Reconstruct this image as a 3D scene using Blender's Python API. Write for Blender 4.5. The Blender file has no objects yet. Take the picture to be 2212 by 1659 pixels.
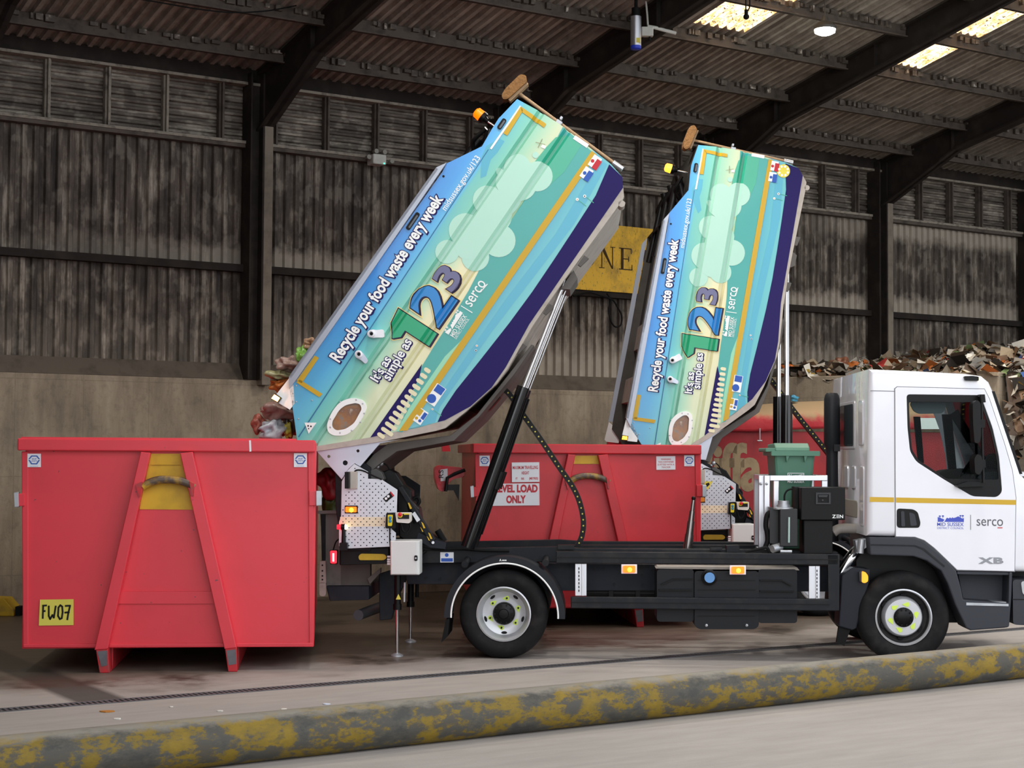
import bpy, bmesh, math, random
from mathutils import Vector, Matrix, Euler
from mathutils.geometry import tessellate_polygon
random.seed(7)
C = bpy.context.scene.collection
SC = bpy.context.scene
# ------------------------------------------------------------ camera
FPX, CX, CY, CAMZ = 3500.0, 1106.0, 829.5, 1.8
PITCH = math.atan((978 - CY) / FPX)
ROLL = math.radians(0.35)
ROT = (Matrix.Rotation(math.pi / 2 + PITCH, 3, 'X') @ Matrix.Rotation(ROLL, 3, 'Z'))
CAM = Vector((0, 0, CAMZ))
cd = bpy.data.cameras.new('camera')
cam = bpy.data.objects.new('camera', cd)
C.objects.link(cam)
cam.location = CAM
cam.rotation_euler = ROT.to_euler()
cd.sensor_fit = 'HORIZONTAL'
cd.sensor_width = 36.0
cd.lens = FPX / 2212.0 * 36.0
cd.clip_end = 300
SC.camera = cam
# ------------------------------------------------------------ light, sky, exposure
SC.view_settings.view_transform = 'Standard'
SC.view_settings.look = 'None'
SC.view_settings.exposure = 0.8
SC.view_settings.gamma = 1.0
SC.view_settings.use_curve_mapping = False
W = bpy.data.worlds.new('overcast_sky')
SC.world = W
W.use_nodes = True
bg = W.node_tree.nodes['Background']
bg.inputs[0].default_value = (0.90, 0.95, 1.0, 1)
bg.inputs[1].default_value = 1.25
sd = bpy.data.lights.new('sun', 'SUN')
sd.energy = 0.5
sd.angle = math.radians(60)
sd.color = (1.0, 0.97, 0.93)
so = bpy.data.objects.new('sun', sd)
C.objects.link(so)
so.rotation_euler = (math.radians(62), 0, math.radians(-12))
SPOT_W = 220.0

# ------------------------------------------------------------ maths helpers
def ray(px, py):
    return ROT @ Vector(((px - CX) / FPX, -(py - CY) / FPX, -1.0))
def hit(px, py, o, n):
    d = ray(px, py)
    return CAM + d * ((o - CAM).dot(n) / d.dot(n))
def ground(px, py):
    return hit(px, py, Vector((0, 0, 0)), Vector((0, 0, 1)))
class Frame:
    """A place in the world: origin on the floor, turned about the vertical."""
    def __init__(s, o, yaw):
        s.o = Vector(o); s.yaw = yaw
        s.ex = Vector((math.cos(yaw), math.sin(yaw), 0)); s.ey = Vector((-math.sin(yaw), math.cos(yaw), 0))
        s.m = Matrix.Translation(s.o) @ Matrix.Rotation(yaw, 4, 'Z')
    def loc(s, px, py, y=0.0):
        p = hit(px, py, s.o + s.ey * y, s.ey) - s.o
        return (p.dot(s.ex), p.z)
    def pts(s, l, y=0.0):
        return [s.loc(a, b, y) for a, b in l]
def srgb(h):
    h = h.lstrip('#')
    o = []
    for i in (0, 2, 4):
        c = int(h[i:i + 2], 16) / 255
        o.append(c / 12.92 if c <= 0.04045 else ((c + 0.055) / 1.055) ** 2.4)
    return (o[0], o[1], o[2], 1)

# ------------------------------------------------------------ materials
def nodes(name):
    m = bpy.data.materials.new(name)
    m.use_nodes = True
    return m, m.node_tree, m.node_tree.nodes['Principled BSDF']
def N(nt, typ, **kw):
    n = nt.nodes.new(typ)
    for k, v in kw.items():
        if k.startswith('i_'):
            n.inputs[k[2:].replace('_', ' ')].default_value = v
        else:
            setattr(n, k, v)
    return n
def ramp(nt, src, stops, interp='LINEAR'):
    r = nt.nodes.new('ShaderNodeValToRGB')
    r.color_ramp.interpolation = interp
    e = r.color_ramp.elements
    while len(e) > 1: e.remove(e[0])
    e[0].position, e[0].color = stops[0]
    for p, c in stops[1:]:
        x = e.new(p); x.color = c
    if src is not None: nt.links.new(src, r.inputs[0])
    return r
def noise(nt, scale, detail=4, vec=None, rough=0.55, mscale=None):
    n = nt.nodes.new('ShaderNodeTexNoise')
    n.inputs['Scale'].default_value = scale
    n.inputs['Detail'].default_value = detail
    n.inputs['Roughness'].default_value = rough
    if vec is None:
        tc = nt.nodes.new('ShaderNodeTexCoord'); vec = tc.outputs['Object']
    if mscale:
        mp = nt.nodes.new('ShaderNodeMapping'); mp.inputs['Scale'].default_value = mscale
        nt.links.new(vec, mp.inputs[0]); vec = mp.outputs[0]
    nt.links.new(vec, n.inputs['Vector'])
    return n.outputs['Fac']
def mixc(nt, fac, a, b):
    x = nt.nodes.new('ShaderNodeMix'); x.data_type = 'RGBA'
    for s, v in ((0, fac), (6, a), (7, b)):
        if hasattr(v, 'is_output'): nt.links.new(v, x.inputs[s])
        else: x.inputs[s].default_value = v
    return x.outputs[2]
def bumpn(nt, b, h, strength=0.3, dist=0.02):
    n = nt.nodes.new('ShaderNodeBump')
    n.inputs['Strength'].default_value = strength; n.inputs['Distance'].default_value = dist
    nt.links.new(h, n.inputs['Height']); nt.links.new(n.outputs[0], b.inputs['Normal'])
MC = {}
def mat(name, col, rough=0.5, metal=0.0, dirt=0.0, dcol='#2c2622', dscale=4.0, emit=0.0, ecol=None, bump=0.0, coat=0.0, chips=False):
    if name in MC: return MC[name]
    m, nt, b = nodes(name)
    b.inputs['Roughness'].default_value = rough
    b.inputs['Metallic'].default_value = metal
    if metal < .2 and not coat and max(srgb(col)[:3]) < .06: b.inputs['Specular IOR Level'].default_value = .22
    if coat: b.inputs['Coat Weight'].default_value = coat
    n = noise(nt, dscale, 6)
    if dirt > 0:
        r = ramp(nt, n, [(0.48, (0, 0, 0, 1)), (0.72, (dirt, dirt, dirt, 1))])
        nt.links.new(mixc(nt, r.outputs[0], srgb(col), srgb(dcol)), b.inputs['Base Color'])
    else:
        c = srgb(col)
        r = ramp(nt, n, [(0.3, tuple(v * 0.97 for v in c[:3]) + (1,)), (0.7, c)])
        nt.links.new(r.outputs[0], b.inputs['Base Color'])
    if chips:
        lk = b.inputs['Base Color'].links[0].from_socket
        n9 = noise(nt, 22, 2); r9 = ramp(nt, n9, [(.735, (0, 0, 0, 1)), (.75, (.9, .9, .9, 1))])
        nt.links.new(mixc(nt, r9.outputs[0], lk, srgb('#51424a')), b.inputs['Base Color'])
    if bump: bumpn(nt, b, n, bump)
    if emit:
        b.inputs['Emission Color'].default_value = srgb(ecol or col)
        b.inputs['Emission Strength'].default_value = emit
    MC[name] = m
    return m
def glass_mat(name, tint, gloss=0.12):
    if name in MC: return MC[name]
    m, nt, b = nodes(name)
    out = nt.nodes['Material Output']
    t = N(nt, 'ShaderNodeBsdfTransparent'); t.inputs[0].default_value = srgb(tint)
    g = N(nt, 'ShaderNodeBsdfGlossy'); g.inputs['Roughness'].default_value = 0.03
    lw = N(nt, 'ShaderNodeLayerWeight'); lw.inputs[0].default_value = gloss
    mx = N(nt, 'ShaderNodeMixShader')
    nt.links.new(lw.outputs['Fresnel'], mx.inputs[0]); nt.links.new(t.outputs[0], mx.inputs[1]); nt.links.new(g.outputs[0], mx.inputs[2])
    nt.links.new(mx.outputs[0], out.inputs[0])
    MC[name] = m
    return m

# ------------------------------------------------------------ mesh helpers
class M:
    def __init__(s): s.bm = bmesh.new()
    def face(s, vs, mi=0):
        try:
            f = s.bm.faces.new(vs); f.material_index = mi; return f
        except ValueError: return None
    def prism(s, pts, y0, y1, holes=(), mi=0):
        """outline in x,z pushed through from y0 to y1"""
        loops = [list(pts)] + [list(h) for h in holes]
        flat = [p for l in loops for p in l]
        a = [s.bm.verts.new((p[0], y0, p[1])) for p in flat]
        b = [s.bm.verts.new((p[0], y1, p[1])) for p in flat]
        for t in tessellate_polygon([[Vector((p[0], p[1], 0)) for p in l] for l in loops]):
            s.face([a[i] for i in t], mi); s.face([b[i] for i in t], mi)
        k = 0
        for l in loops:
            n = len(l)
            for i in range(n):
                j = (i + 1) % n
                s.face([a[k + i], a[k + j], b[k + j], b[k + i]], mi)
            k += n
        return s
    def flat(s, pts, y, holes=(), mi=0):
        loops = [list(pts)] + [list(h) for h in holes]
        a = [s.bm.verts.new((p[0], y, p[1])) for l in loops for p in l]
        for t in tessellate_polygon([[Vector((p[0], p[1], 0)) for p in l] for l in loops]):
            s.face([a[i] for i in t], mi)
        return s
    def prismz(s, pts, z0, z1, mi=0):
        """outline in x,y pushed through from z0 to z1"""
        a = [s.bm.verts.new((p[0], p[1], z0)) for p in pts]; b = [s.bm.verts.new((p[0], p[1], z1)) for p in pts]
        s.face(a, mi); s.face(b, mi); n = len(pts)
        for i in range(n): s.face([a[i], a[(i + 1) % n], b[(i + 1) % n], b[i]], mi)
        return s
    def prismx(s, pts, x0, x1, mi=0):
        """outline in y,z pushed through from x0 to x1"""
        a = [s.bm.verts.new((x0, p[0], p[1])) for p in pts]; b = [s.bm.verts.new((x1, p[0], p[1])) for p in pts]
        s.face(a, mi); s.face(b, mi); n = len(pts)
        for i in range(n): s.face([a[i], a[(i + 1) % n], b[(i + 1) % n], b[i]], mi)
        return s
    def box(s, x0, x1, y0, y1, z0, z1, mi=0):
        return s.prism([(x0, z0), (x1, z0), (x1, z1), (x0, z1)], y0, y1, mi=mi)
    def cyl(s, p0, p1, r0, r1=None, seg=16, mi=0):
        p0, p1 = Vector(p0), Vector(p1); r1 = r0 if r1 is None else r1
        d = (p1 - p0).normalized(); u = d.orthogonal().normalized(); v = d.cross(u)
        A = []; B = []
        for i in range(seg):
            a = 2 * math.pi * i / seg; w = u * math.cos(a) + v * math.sin(a)
            A.append(s.bm.verts.new(p0 + w * r0)); B.append(s.bm.verts.new(p1 + w * r1))
        for i in range(seg):
            j = (i + 1) % seg; s.face([A[i], A[j], B[j], B[i]], mi)
        s.face(A, mi); s.face(B, mi)
        return s
    def tube(s, pts, r, seg=8, mi=0):
        pts = [Vector(p) for p in pts]; rings = []; u = None
        for i, p in enumerate(pts):
            d = (pts[min(i + 1, len(pts) - 1)] - pts[max(i - 1, 0)]).normalized()
            u = d.orthogonal().normalized() if u is None else (u - d * u.dot(d)).normalized()
            v = d.cross(u)
            rr = r[i] if isinstance(r, (list, tuple)) else r
            rings.append([s.bm.verts.new(p + (u * math.cos(2 * math.pi * k / seg) + v * math.sin(2 * math.pi * k / seg)) * rr) for k in range(seg)])
        for a, b in zip(rings, rings[1:]):
            for k in range(seg): s.face([a[k], a[(k + 1) % seg], b[(k + 1) % seg], b[k]], mi)
        s.face(rings[0], mi); s.face(rings[-1], mi)
        return s
    def lathe(s, cx, cz, prof, seg=48, mi=0):
        """profile (radius, y) turned about an axis along y through cx, cz"""
        rings = []
        for r, y in prof:
            if r < 1e-5: rings.append([s.bm.verts.new((cx, y, cz))])
            else: rings.append([s.bm.verts.new((cx + r * math.cos(2 * math.pi * k / seg), y, cz + r * math.sin(2 * math.pi * k / seg))) for k in range(seg)])
        for a, b in zip(rings, rings[1:]):
            for k in range(seg):
                j = (k + 1) % seg
                q = [a[k % len(a)], a[j % len(a)], b[j % len(b)], b[k % len(b)]]
                o = []
                for v in q:
                    if v not in o: o.append(v)
                if len(o) > 2: s.face(o, mi)
        return s
    def lathez(s, c, prof, seg=32, mi=0):
        rings = [[s.bm.verts.new((c[0] + r * math.cos(2 * math.pi * k / seg), c[1] + r * math.sin(2 * math.pi * k / seg), c[2] + z)) for k in range(seg)] for r, z in prof]
        for a, b in zip(rings, rings[1:]):
            for k in range(seg): s.face([a[k], a[(k + 1) % seg], b[(k + 1) % seg], b[k]], mi)
        s.face(rings[0], mi); s.face(rings[-1], mi)
        return s
    def ball(s, c, r, seg=14, sc=(1, 1, 1), mi=0):
        res = bmesh.ops.create_uvsphere(s.bm, u_segments=seg, v_segments=max(6, seg // 2 + 1), radius=1, matrix=Matrix.Translation(c) @ Matrix.Diagonal((r * sc[0], r * sc[1], r * sc[2], 1)))
        for v in res['verts']:
            for f in v.link_faces: f.material_index = mi
        return s
    def xform(s, m):
        bmesh.ops.transform(s.bm, matrix=m, verts=s.bm.verts); return s
    def obj(s, name, mats, parent=None, bev=0.0, smooth=None, normals=True, kind=None, label=None):
        if normals: bmesh.ops.recalc_face_normals(s.bm, faces=s.bm.faces)
        me = bpy.data.meshes.new(name); s.bm.to_mesh(me); s.bm.free()
        for m in (mats if isinstance(mats, (list, tuple)) else [mats]): me.materials.append(m)
        if smooth:
            me.polygons.foreach_set('use_smooth', [True] * len(me.polygons))
            me.set_sharp_from_angle(angle=math.radians(smooth))
        o = bpy.data.objects.new(name, me); C.objects.link(o)
        if parent is not None: o.parent = parent
        if kind: o['kind'] = kind
        if label: o['label'] = label
        if bev:
            b = o.modifiers.new('edge', 'BEVEL'); b.width = bev; b.segments = 2; b.limit_method = 'ANGLE'; b.angle_limit = math.radians(40)
        return o
def thing(name, label, cat, frame=None, group=None, loc=None, m=None):
    o = bpy.data.objects.new(name, None); C.objects.link(o)
    o.empty_display_size = 0.2
    if frame is not None: o.location = frame.o; o.rotation_euler = (0, 0, frame.yaw)
    if loc is not None: o.location = loc
    if m is not None: o.location = m.to_translation(); o.rotation_euler = m.to_euler()
    o['label'] = label; o['category'] = cat
    if group: o['group'] = group
    return o
def tag(o, label, cat, group=None, kind=None):
    o['label'] = label; o['category'] = cat
    if group: o['group'] = group
    if kind: o['kind'] = kind
    return o
TXT = {}
def text2d(s, bold=0.0, space=1.0):
    """outline of a string in the built-in letters: (verts2d, faces)"""
    k = (s, bold, space)
    if k in TXT: return TXT[k]
    cu = bpy.data.curves.new('lettering', 'FONT')
    cu.body = s; cu.offset = bold; cu.space_character = space; cu.resolution_u = 4
    cu.fill_mode = 'FRONT'
    o = bpy.data.objects.new('lettering', cu)
    me = bpy.data.meshes.new_from_object(o)
    v = [(x.co.x, x.co.y) for x in me.vertices]; f = [tuple(p.vertices) for p in me.polygons]
    bpy.data.objects.remove(o); bpy.data.curves.remove(cu); bpy.data.meshes.remove(me)
    TXT[k] = (v, f)
    return TXT[k]
def put_text(mb, s, p0, p1, h, y, bold=0.0, space=1.0, mi=0, ref=None, dx=0, dz=0):
    """letters from p0 to p1 (baseline, x,z), h = height of the tallest letter"""
    v, f = text2d(s, bold, space)
    rv, rf = text2d(s, 0.0, space) if bold else (v, f)
    x0 = min(a for a, b in rv); x1 = max(a for a, b in rv); t = max(b for a, b in rv)
    P0, P1 = Vector(p0), Vector(p1); d = P1 - P0; L = d.length; d.normalize(); n = Vector((-d.y, d.x))
    sx = L / (x1 - x0); sy = h / t
    vs = []
    for a, b in v:
        q = P0 + d * ((a - x0) * sx) + n * (b * sy)
        vs.append(mb.bm.verts.new((q.x + dx, y, q.y + dz)))
    for q in f: mb.face([vs[i] for i in q], mi)
def offset_poly(p, d):
    """inset a closed outline by d (any winding)"""
    n = len(p); A = sum(p[i][0] * p[(i + 1) % n][1] - p[(i + 1) % n][0] * p[i][1] for i in range(n))
    sg = 1 if A > 0 else -1; o = []
    for i in range(n):
        a = Vector(p[i - 1]); b = Vector(p[i]); c = Vector(p[(i + 1) % n])
        e = (b - a).normalized(); g = (c - b).normalized()
        n1 = Vector((-e.y, e.x)) * sg; n2 = Vector((-g.y, g.x)) * sg
        k = (n1 + n2); k = k / max(0.35, k.length_squared / 2) if k.length > 1e-6 else n1
        o.append((b.x + k.x * d, b.y + k.y * d))
    return o
def round_poly(p, r, seg=4):
    n = len(p); o = []
    for i in range(n):
        a, b, c = Vector(p[i - 1]), Vector(p[i]), Vector(p[(i + 1) % n])
        da = (a - b); dc = (c - b); k = min(r, da.length * 0.45, dc.length * 0.45)
        s0 = b + da.normalized() * k; s1 = b + dc.normalized() * k
        for j in range(seg + 1):
            t = j / seg; q = s0 * (1 - t) ** 2 + b * 2 * t * (1 - t) + s1 * t ** 2
            o.append((q.x, q.y))
    return o
def circle(c, r, n=20, ry=None):
    return [(c[0] + r * math.cos(2 * math.pi * i / n), c[1] + (ry or r) * math.sin(2 * math.pi * i / n)) for i in range(n)]
def smooth_path(pts, n=6):
    pts = [Vector(p) for p in pts]; o = []
    for i in range(len(pts) - 1):
        p0 = pts[max(i - 1, 0)]; p1 = pts[i]; p2 = pts[i + 1]; p3 = pts[min(i + 2, len(pts) - 1)]
        for j in range(n):
            t = j / n
            o.append(0.5 * ((2 * p1) + (p2 - p0) * t + (2 * p0 - 5 * p1 + 4 * p2 - p3) * t * t + (3 * p1 - p0 - 3 * p2 + p3) * t ** 3))
    o.append(pts[-1]); return o

# frames: the shed, the two lorries, the three skips
bd = ray(6550, 1010)
BYAW = math.atan2(bd.y, bd.x)
_ex = Vector((math.cos(BYAW), math.sin(BYAW), 0))
_g1 = ground(930, 1278); _g0 = ground(20, 1320)
BF = Frame(_g1 - _ex * (_g1 - _g0).dot(_ex), BYAW)      # x along the wall, y away from us, z up
F1 = Frame(ground(1089, 1424), math.radians(-2.45))     # x towards the cab
_o2 = hit(1774, 1338.5, Vector((0, 18.1, 0)), Vector((0, 1, 0)))
F2 = Frame((_o2.x, 18.1, 0), math.radians(2.0))
FS1 = Frame(ground(360, 1449), math.radians(6.5))
FS2 = Frame(ground(1269, 1353), math.radians(4.5))

# ============================================================ THE SHED
SLOPE, ZR = 0.20, 6.45
def struct(name, mb, mats, smooth=None, bev=0.0):
    o = mb.obj(name, mats, bev=bev, smooth=smooth)
    o.location = BF.o; o.rotation_euler = (0, 0, BF.yaw); o['kind'] = 'structure'
    return o
def m_floor():
    m, nt, b = nodes('yard_concrete')
    tc = N(nt, 'ShaderNodeTexCoord'); sp = N(nt, 'ShaderNodeSeparateXYZ'); nt.links.new(tc.outputs['Object'], sp.inputs[0])
    n1 = noise(nt, 0.9, 8, tc.outputs['Object'], 0.62)
    n2 = noise(nt, 5.0, 8, tc.outputs['Object'], 0.6, (0.35, 1.6, 1))
    n3 = noise(nt, 45, 4, tc.outputs['Object'])
    base = mixc(nt, n2, srgb('#8e8782'), srgb('#ada6a1'))
    def math_(op, a, bb):
        x = N(nt, 'ShaderNodeMath', operation=op)
        for i, v in enumerate((a, bb)):
            if hasattr(v, 'is_output'): nt.links.new(v, x.inputs[i])
            else: x.inputs[i].default_value = v
        return x.outputs[0]
    # wet, trodden film that starts behind the drain and thickens towards the wall
    wob = math_('MULTIPLY', math_('SUBTRACT', n1, 0.5), 2.6)
    yy = math_('ADD', sp.outputs['Y'], wob)
    wet = ramp(nt, N_map(nt, yy, -6.5, -5.0), [(0, (0, 0, 0, 1)), (0.3, (.25, .25, .25, 1)), (.55, (.8, .8, .8, 1)), (1, (1, 1, 1, 1))])
    grime = mixc(nt, n2, srgb('#3d342c'), srgb('#6c5f53'))
    c = mixc(nt, wet.outputs[0], base, grime)
    # dark strip of worn concrete running back from the drain
    bx = math_('ABSOLUTE', math_('ADD', sp.outputs['X'], -STRIP_X), 0.0)
    band = ramp(nt, N_map(nt, bx, 0.15, 0.22), [(0, (1, 1, 1, 1)), (1, (0, 0, 0, 1))])
    by = ramp(nt, N_map(nt, sp.outputs['Y'], -6.85, -6.80), [(0, (0, 0, 0, 1)), (1, (1, 1, 1, 1))])
    c = mixc(nt, math_('MULTIPLY', math_('MULTIPLY', band.outputs[0], by.outputs[0]), 0.85), c, srgb('#33302c'))
    # spills
    sp2 = ramp(nt, n1, [(0.54, (0, 0, 0, 1)), (0.64, (1, 1, 1, 1))])
    c = mixc(nt, math_('MULTIPLY', sp2.outputs[0], wet.outputs[0]), c, srgb('#2e2620'))
    nt.links.new(c, b.inputs['Base Color'])
    rg = ramp(nt, wet.outputs[0], [(0, (.85, .85, .85, 1)), (1, (.42, .42, .42, 1))])
    nt.links.new(rg.outputs[0], b.inputs['Roughness'])
    bumpn(nt, b, n3, 0.12, 0.01)
    return m
def N_map(nt, v, a, bb):
    x = N(nt, 'ShaderNodeMapRange'); nt.links.new(v, x.inputs['Value'])
    x.inputs['From Min'].default_value = a; x.inputs['From Max'].default_value = bb
    return x.outputs[0]
_sa, _sb = ground(40, 1445), ground(230, 1515)
STRIP_X = ((_sa - BF.o).dot(BF.ex) + (_sb - BF.o).dot(BF.ex)) / 2
mb = M(); mb.box(-40, 60, -50, 6, -0.3, 0)
struct('floor', mb, m_floor())

def m_wallsteel(name, dark, mid, pale, zoned=True, str_=(6, 6, 0.9)):
    m, nt, b = nodes(name)
    tc = N(nt, 'ShaderNodeTexCoord'); sp = N(nt, 'ShaderNodeSeparateXYZ'); nt.links.new(tc.outputs['Object'], sp.inputs[0])
    n1 = noise(nt, 1.0, 8, tc.outputs['Object'], 0.7, str_)
    n2 = noise(nt, 3.2, 6, tc.outputs['Object'], 0.65)
    n4 = noise(nt, 0.45, 3, tc.outputs['Object'])
    r = ramp(nt, n1, [(0.36, srgb(dark)), (0.54, srgb(mid)), (0.70, srgb(pale))])
    r2 = ramp(nt, n2, [(0.46, (0, 0, 0, 1)), (0.66, (1, 1, 1, 1))])
    x = N(nt, 'ShaderNodeMath', operation='MULTIPLY'); nt.links.new(r2.outputs[0], x.inputs[0]); x.inputs[1].default_value = 0.75
    c = mixc(nt, x.outputs[0], r.outputs[0], srgb(dark))
    n6 = noise(nt, 5.5, 3, tc.outputs['Object'], .5, (1, 1, .7)); r6 = ramp(nt, n6, [(0.54, (0, 0, 0, 1)), (0.62, (.55, .55, .55, 1))])
    x6 = N(nt, 'ShaderNodeMath', operation='MULTIPLY'); nt.links.new(r6.outputs[0], x6.inputs[0]); nt.links.new(n1, x6.inputs[1])
    c = mixc(nt, x6.outputs[0], c, srgb(pale))
    if zoned:
        # where the grime has been washed off: just above the rail, and low down towards the right
        a = N(nt, 'ShaderNodeMath', operation='MULTIPLY_ADD'); nt.links.new(n2, a.inputs[0]); a.inputs[1].default_value = 0.5; nt.links.new(sp.outputs['Z'], a.inputs[2])
        z1 = ramp(nt, N_map(nt, a.outputs[0], 4.25, 4.62), [(0, (.85, .85, .85, 1)), (0.6, (.8, .8, .8, 1)), (1, (0, 0, 0, 1))])
        g1 = ramp(nt, N_map(nt, sp.outputs['Z'], 4.02, 4.04), [(0, (0, 0, 0, 1)), (1, (1, 1, 1, 1))])
        w1 = ramp(nt, N_map(nt, sp.outputs['X'], 0.0, 5.0), [(0, (.12, .12, .12, 1)), (0.5, (.75, .75, .75, 1)), (1, (1, 1, 1, 1))])
        p = N(nt, 'ShaderNodeMath', operation='MULTIPLY'); nt.links.new(z1.outputs[0], p.inputs[0]); nt.links.new(g1.outputs[0], p.inputs[1])
        p2 = N(nt, 'ShaderNodeMath', operation='MULTIPLY'); nt.links.new(p.outputs[0], p2.inputs[0]); nt.links.new(w1.outputs[0], p2.inputs[1])
        c = mixc(nt, p2.outputs[0], c, srgb(pale))
        z5 = ramp(nt, N_map(nt, a.outputs[0], 5.42, 5.75), [(0, (0, 0, 0, 1)), (.5, (.8, .8, .8, 1))]); w5 = ramp(nt, N_map(nt, sp.outputs['X'], 11.5, 14.0), [(0, (0, 0, 0, 1)), (1, (1, 1, 1, 1))])
        p5 = N(nt, 'ShaderNodeMath', operation='MULTIPLY'); nt.links.new(z5.outputs[0], p5.inputs[0]); nt.links.new(w5.outputs[0], p5.inputs[1])
        c = mixc(nt, p5.outputs[0], c, srgb(pale))
        z3 = ramp(nt, N_map(nt, a.outputs[0], 3.35, 3.75), [(0, (.9, .9, .9, 1)), (1, (0, 0, 0, 1))])
        w3 = ramp(nt, N_map(nt, sp.outputs['X'], 3.0, 10.0), [(0, (.1, .1, .1, 1)), (.4, (.6, .6, .6, 1)), (1, (1, 1, 1, 1))])
        p3 = N(nt, 'ShaderNodeMath', operation='MULTIPLY'); nt.links.new(z3.outputs[0], p3.inputs[0]); nt.links.new(w3.outputs[0], p3.inputs[1])
        c = mixc(nt, p3.outputs[0], c, srgb(pale))
    nt.links.new(c, b.inputs['Base Color'])
    b.inputs['Roughness'].default_value = 0.75
    bumpn(nt, b, n2, 0.25)
    return m
STEEL_W = m_wallsteel('grimy_wall_sheet', '#2f2925', '#64594f', '#b0a597')
STEEL_L = m_wallsteel('grimy_louvre_sheet', '#3c352f', '#71675d', '#b8aea0', False, (1.2, 1.2, 9))
STEEL_R = m_wallsteel('grimy_roof_sheet', '#776d64', '#a0978c', '#b8afa3', False, (7, 0.6, 0.6))
def corr(pitch, d, x0, x1):
    """trapezoid wave: list of (x, depth)"""
    o = []; x = x0
    while x < x1:
        for f, h in ((0, 0), (0.38, 0), (0.5, d), (0.88, d)): o.append((x + f * pitch, h))
        x += pitch
    return o
# back wall: corrugated sheet above a concrete push wall
def wall_sheet(x0, x1, z0, z1, y):
    mb = M(); pr = corr(0.136, 0.04, x0, x1)
    a = [mb.bm.verts.new((x, y + h, z0)) for x, h in pr]; b = [mb.bm.verts.new((x, y + h, z1)) for x, h in pr]
    for i in range(len(pr) - 1): mb.face([a[i], a[i + 1], b[i + 1], b[i]])
    return mb
mb = wall_sheet(-7, 26, 2.80, 5.62, 0.14)
struct('wall_back', mb, STEEL_W)
mb = M()
z = 5.58; pz = []
while z < 6.3: pz += [(z, 0), (z + 0.030, 0.0), (z + 0.042, 0.035), (z + 0.07, 0.035)]; z += 0.082
a = [mb.bm.verts.new((-7, 0.13 + h, zz)) for zz, h in pz]; b_ = [mb.bm.verts.new((26, 0.13 + h, zz)) for zz, h in pz]
for i in range(len(pz) - 1): mb.face([a[i], b_[i], b_[i + 1], a[i + 1]])
struct('wall_back_upper', mb, STEEL_L)
def m_conc():
    m, nt, b = nodes('stained_concrete')
    tc = N(nt, 'ShaderNodeTexCoord')
    n1 = noise(nt, 1.4, 8, tc.outputs['Object'], 0.65, (2.2, 2.2, 0.5)); n2 = noise(nt, 9, 8, tc.outputs['Object'], 0.7); n3 = noise(nt, 60, 3, tc.outputs['Object'])
    r = ramp(nt, n1, [(0.32, srgb('#74685b')), (0.52, srgb('#978976')), (0.72, srgb('#ad9f8c'))])
    r2 = ramp(nt, n2, [(0.5, (0, 0, 0, 1)), (0.75, (.5, .5, .5, 1))])
    c = mixc(nt, r2.outputs[0], r.outputs[0], srgb('#4e453b'))
    br = N(nt, 'ShaderNodeTexBrick'); br.inputs['Scale'].default_value = 1; br.inputs['Mortar Size'].default_value = 0.006
    br.inputs['Brick Width'].default_value = 0.78; br.inputs['Row Height'].default_value = 1.1; br.offset = 0
    br.inputs['Color1'].default_value = (0, 0, 0, 1); br.inputs['Color2'].default_value = (0, 0, 0, 1); br.inputs['Mortar'].default_value = (.22, .22, .22, 1)
    mp = N(nt, 'ShaderNodeMapping'); mp.inputs['Rotation'].default_value = (math.radians(90), 0, 0); mp.inputs['Location'].default_value = (0, 0.4, 0)
    nt.links.new(tc.outputs['Object'], mp.inputs[0]); nt.links.new(mp.outputs[0], br.inputs[0])
    c = mixc(nt, br.outputs[0], c, srgb('#4a4238'))
    nt.links.new(c, b.inputs['Base Color']); b.inputs['Roughness'].default_value = 0.85
    bumpn(nt, b, n3, 0.2)
    return m
CONC = m_conc()
mb = M(); mb.prismx([(0, -0.1), (0.5, -0.1), (0.5, 2.86), (0.135, 2.86), (0.0, 2.67)], -7, 26)
struct('baseboard_back', mb, CONC)
mb = M(); mb.prismx([(-.004, 2.668), (.0, 2.664), (0.137, 2.862), (0.131, 2.866)], -7, 26)
struct('trim_0', mb, mat('ledge_dust', '#5d5349', .9, dirt=.7, dcol='#3c352e', dscale=5))
DARK = mat('sooty_steel', '#2a2522', 0.8, dirt=0.5, dcol='#4a423b', dscale=3)
DUSTY = mat('dusty_steel', '#5a5048', 0.8, dirt=0.8, dcol='#2c2622', dscale=7)
LIGHTP = mat('pale_post_concrete', '#82786b', 0.85, dirt=0.6, dcol='#4c443b', dscale=5)
PALEED = mat('bare_edge', '#938a7d', 0.7, dirt=0.9, dcol='#3a332d', dscale=9)
trim = [0]
def t_(mb, m, **k):
    trim[0] += 1; return struct('trim_%d' % trim[0], mb, m, **k)
# rails across the wall
mb = M(); mb.box(-7, 26, 0.03, 0.15, 3.98, 4.07); t_(mb, DARK)
mb = M(); mb.box(-7, 26, 0.02, 0.15, 5.50, 5.565); t_(mb, DUSTY)
mb = M(); mb.box(-7, 26, 0.0, 0.03, 5.545, 5.58); t_(mb, PALEED)
mb = M(); mb.box(-7, 26, -0.02, 0.2, 6.30, 6.47); t_(mb, DARK)
mb = M(); mb.box(-7, 26, -0.04, 0.12, 6.262, 6.295); t_(mb, PALEED)
T0, BAY = 2.95, 3.535
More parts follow.
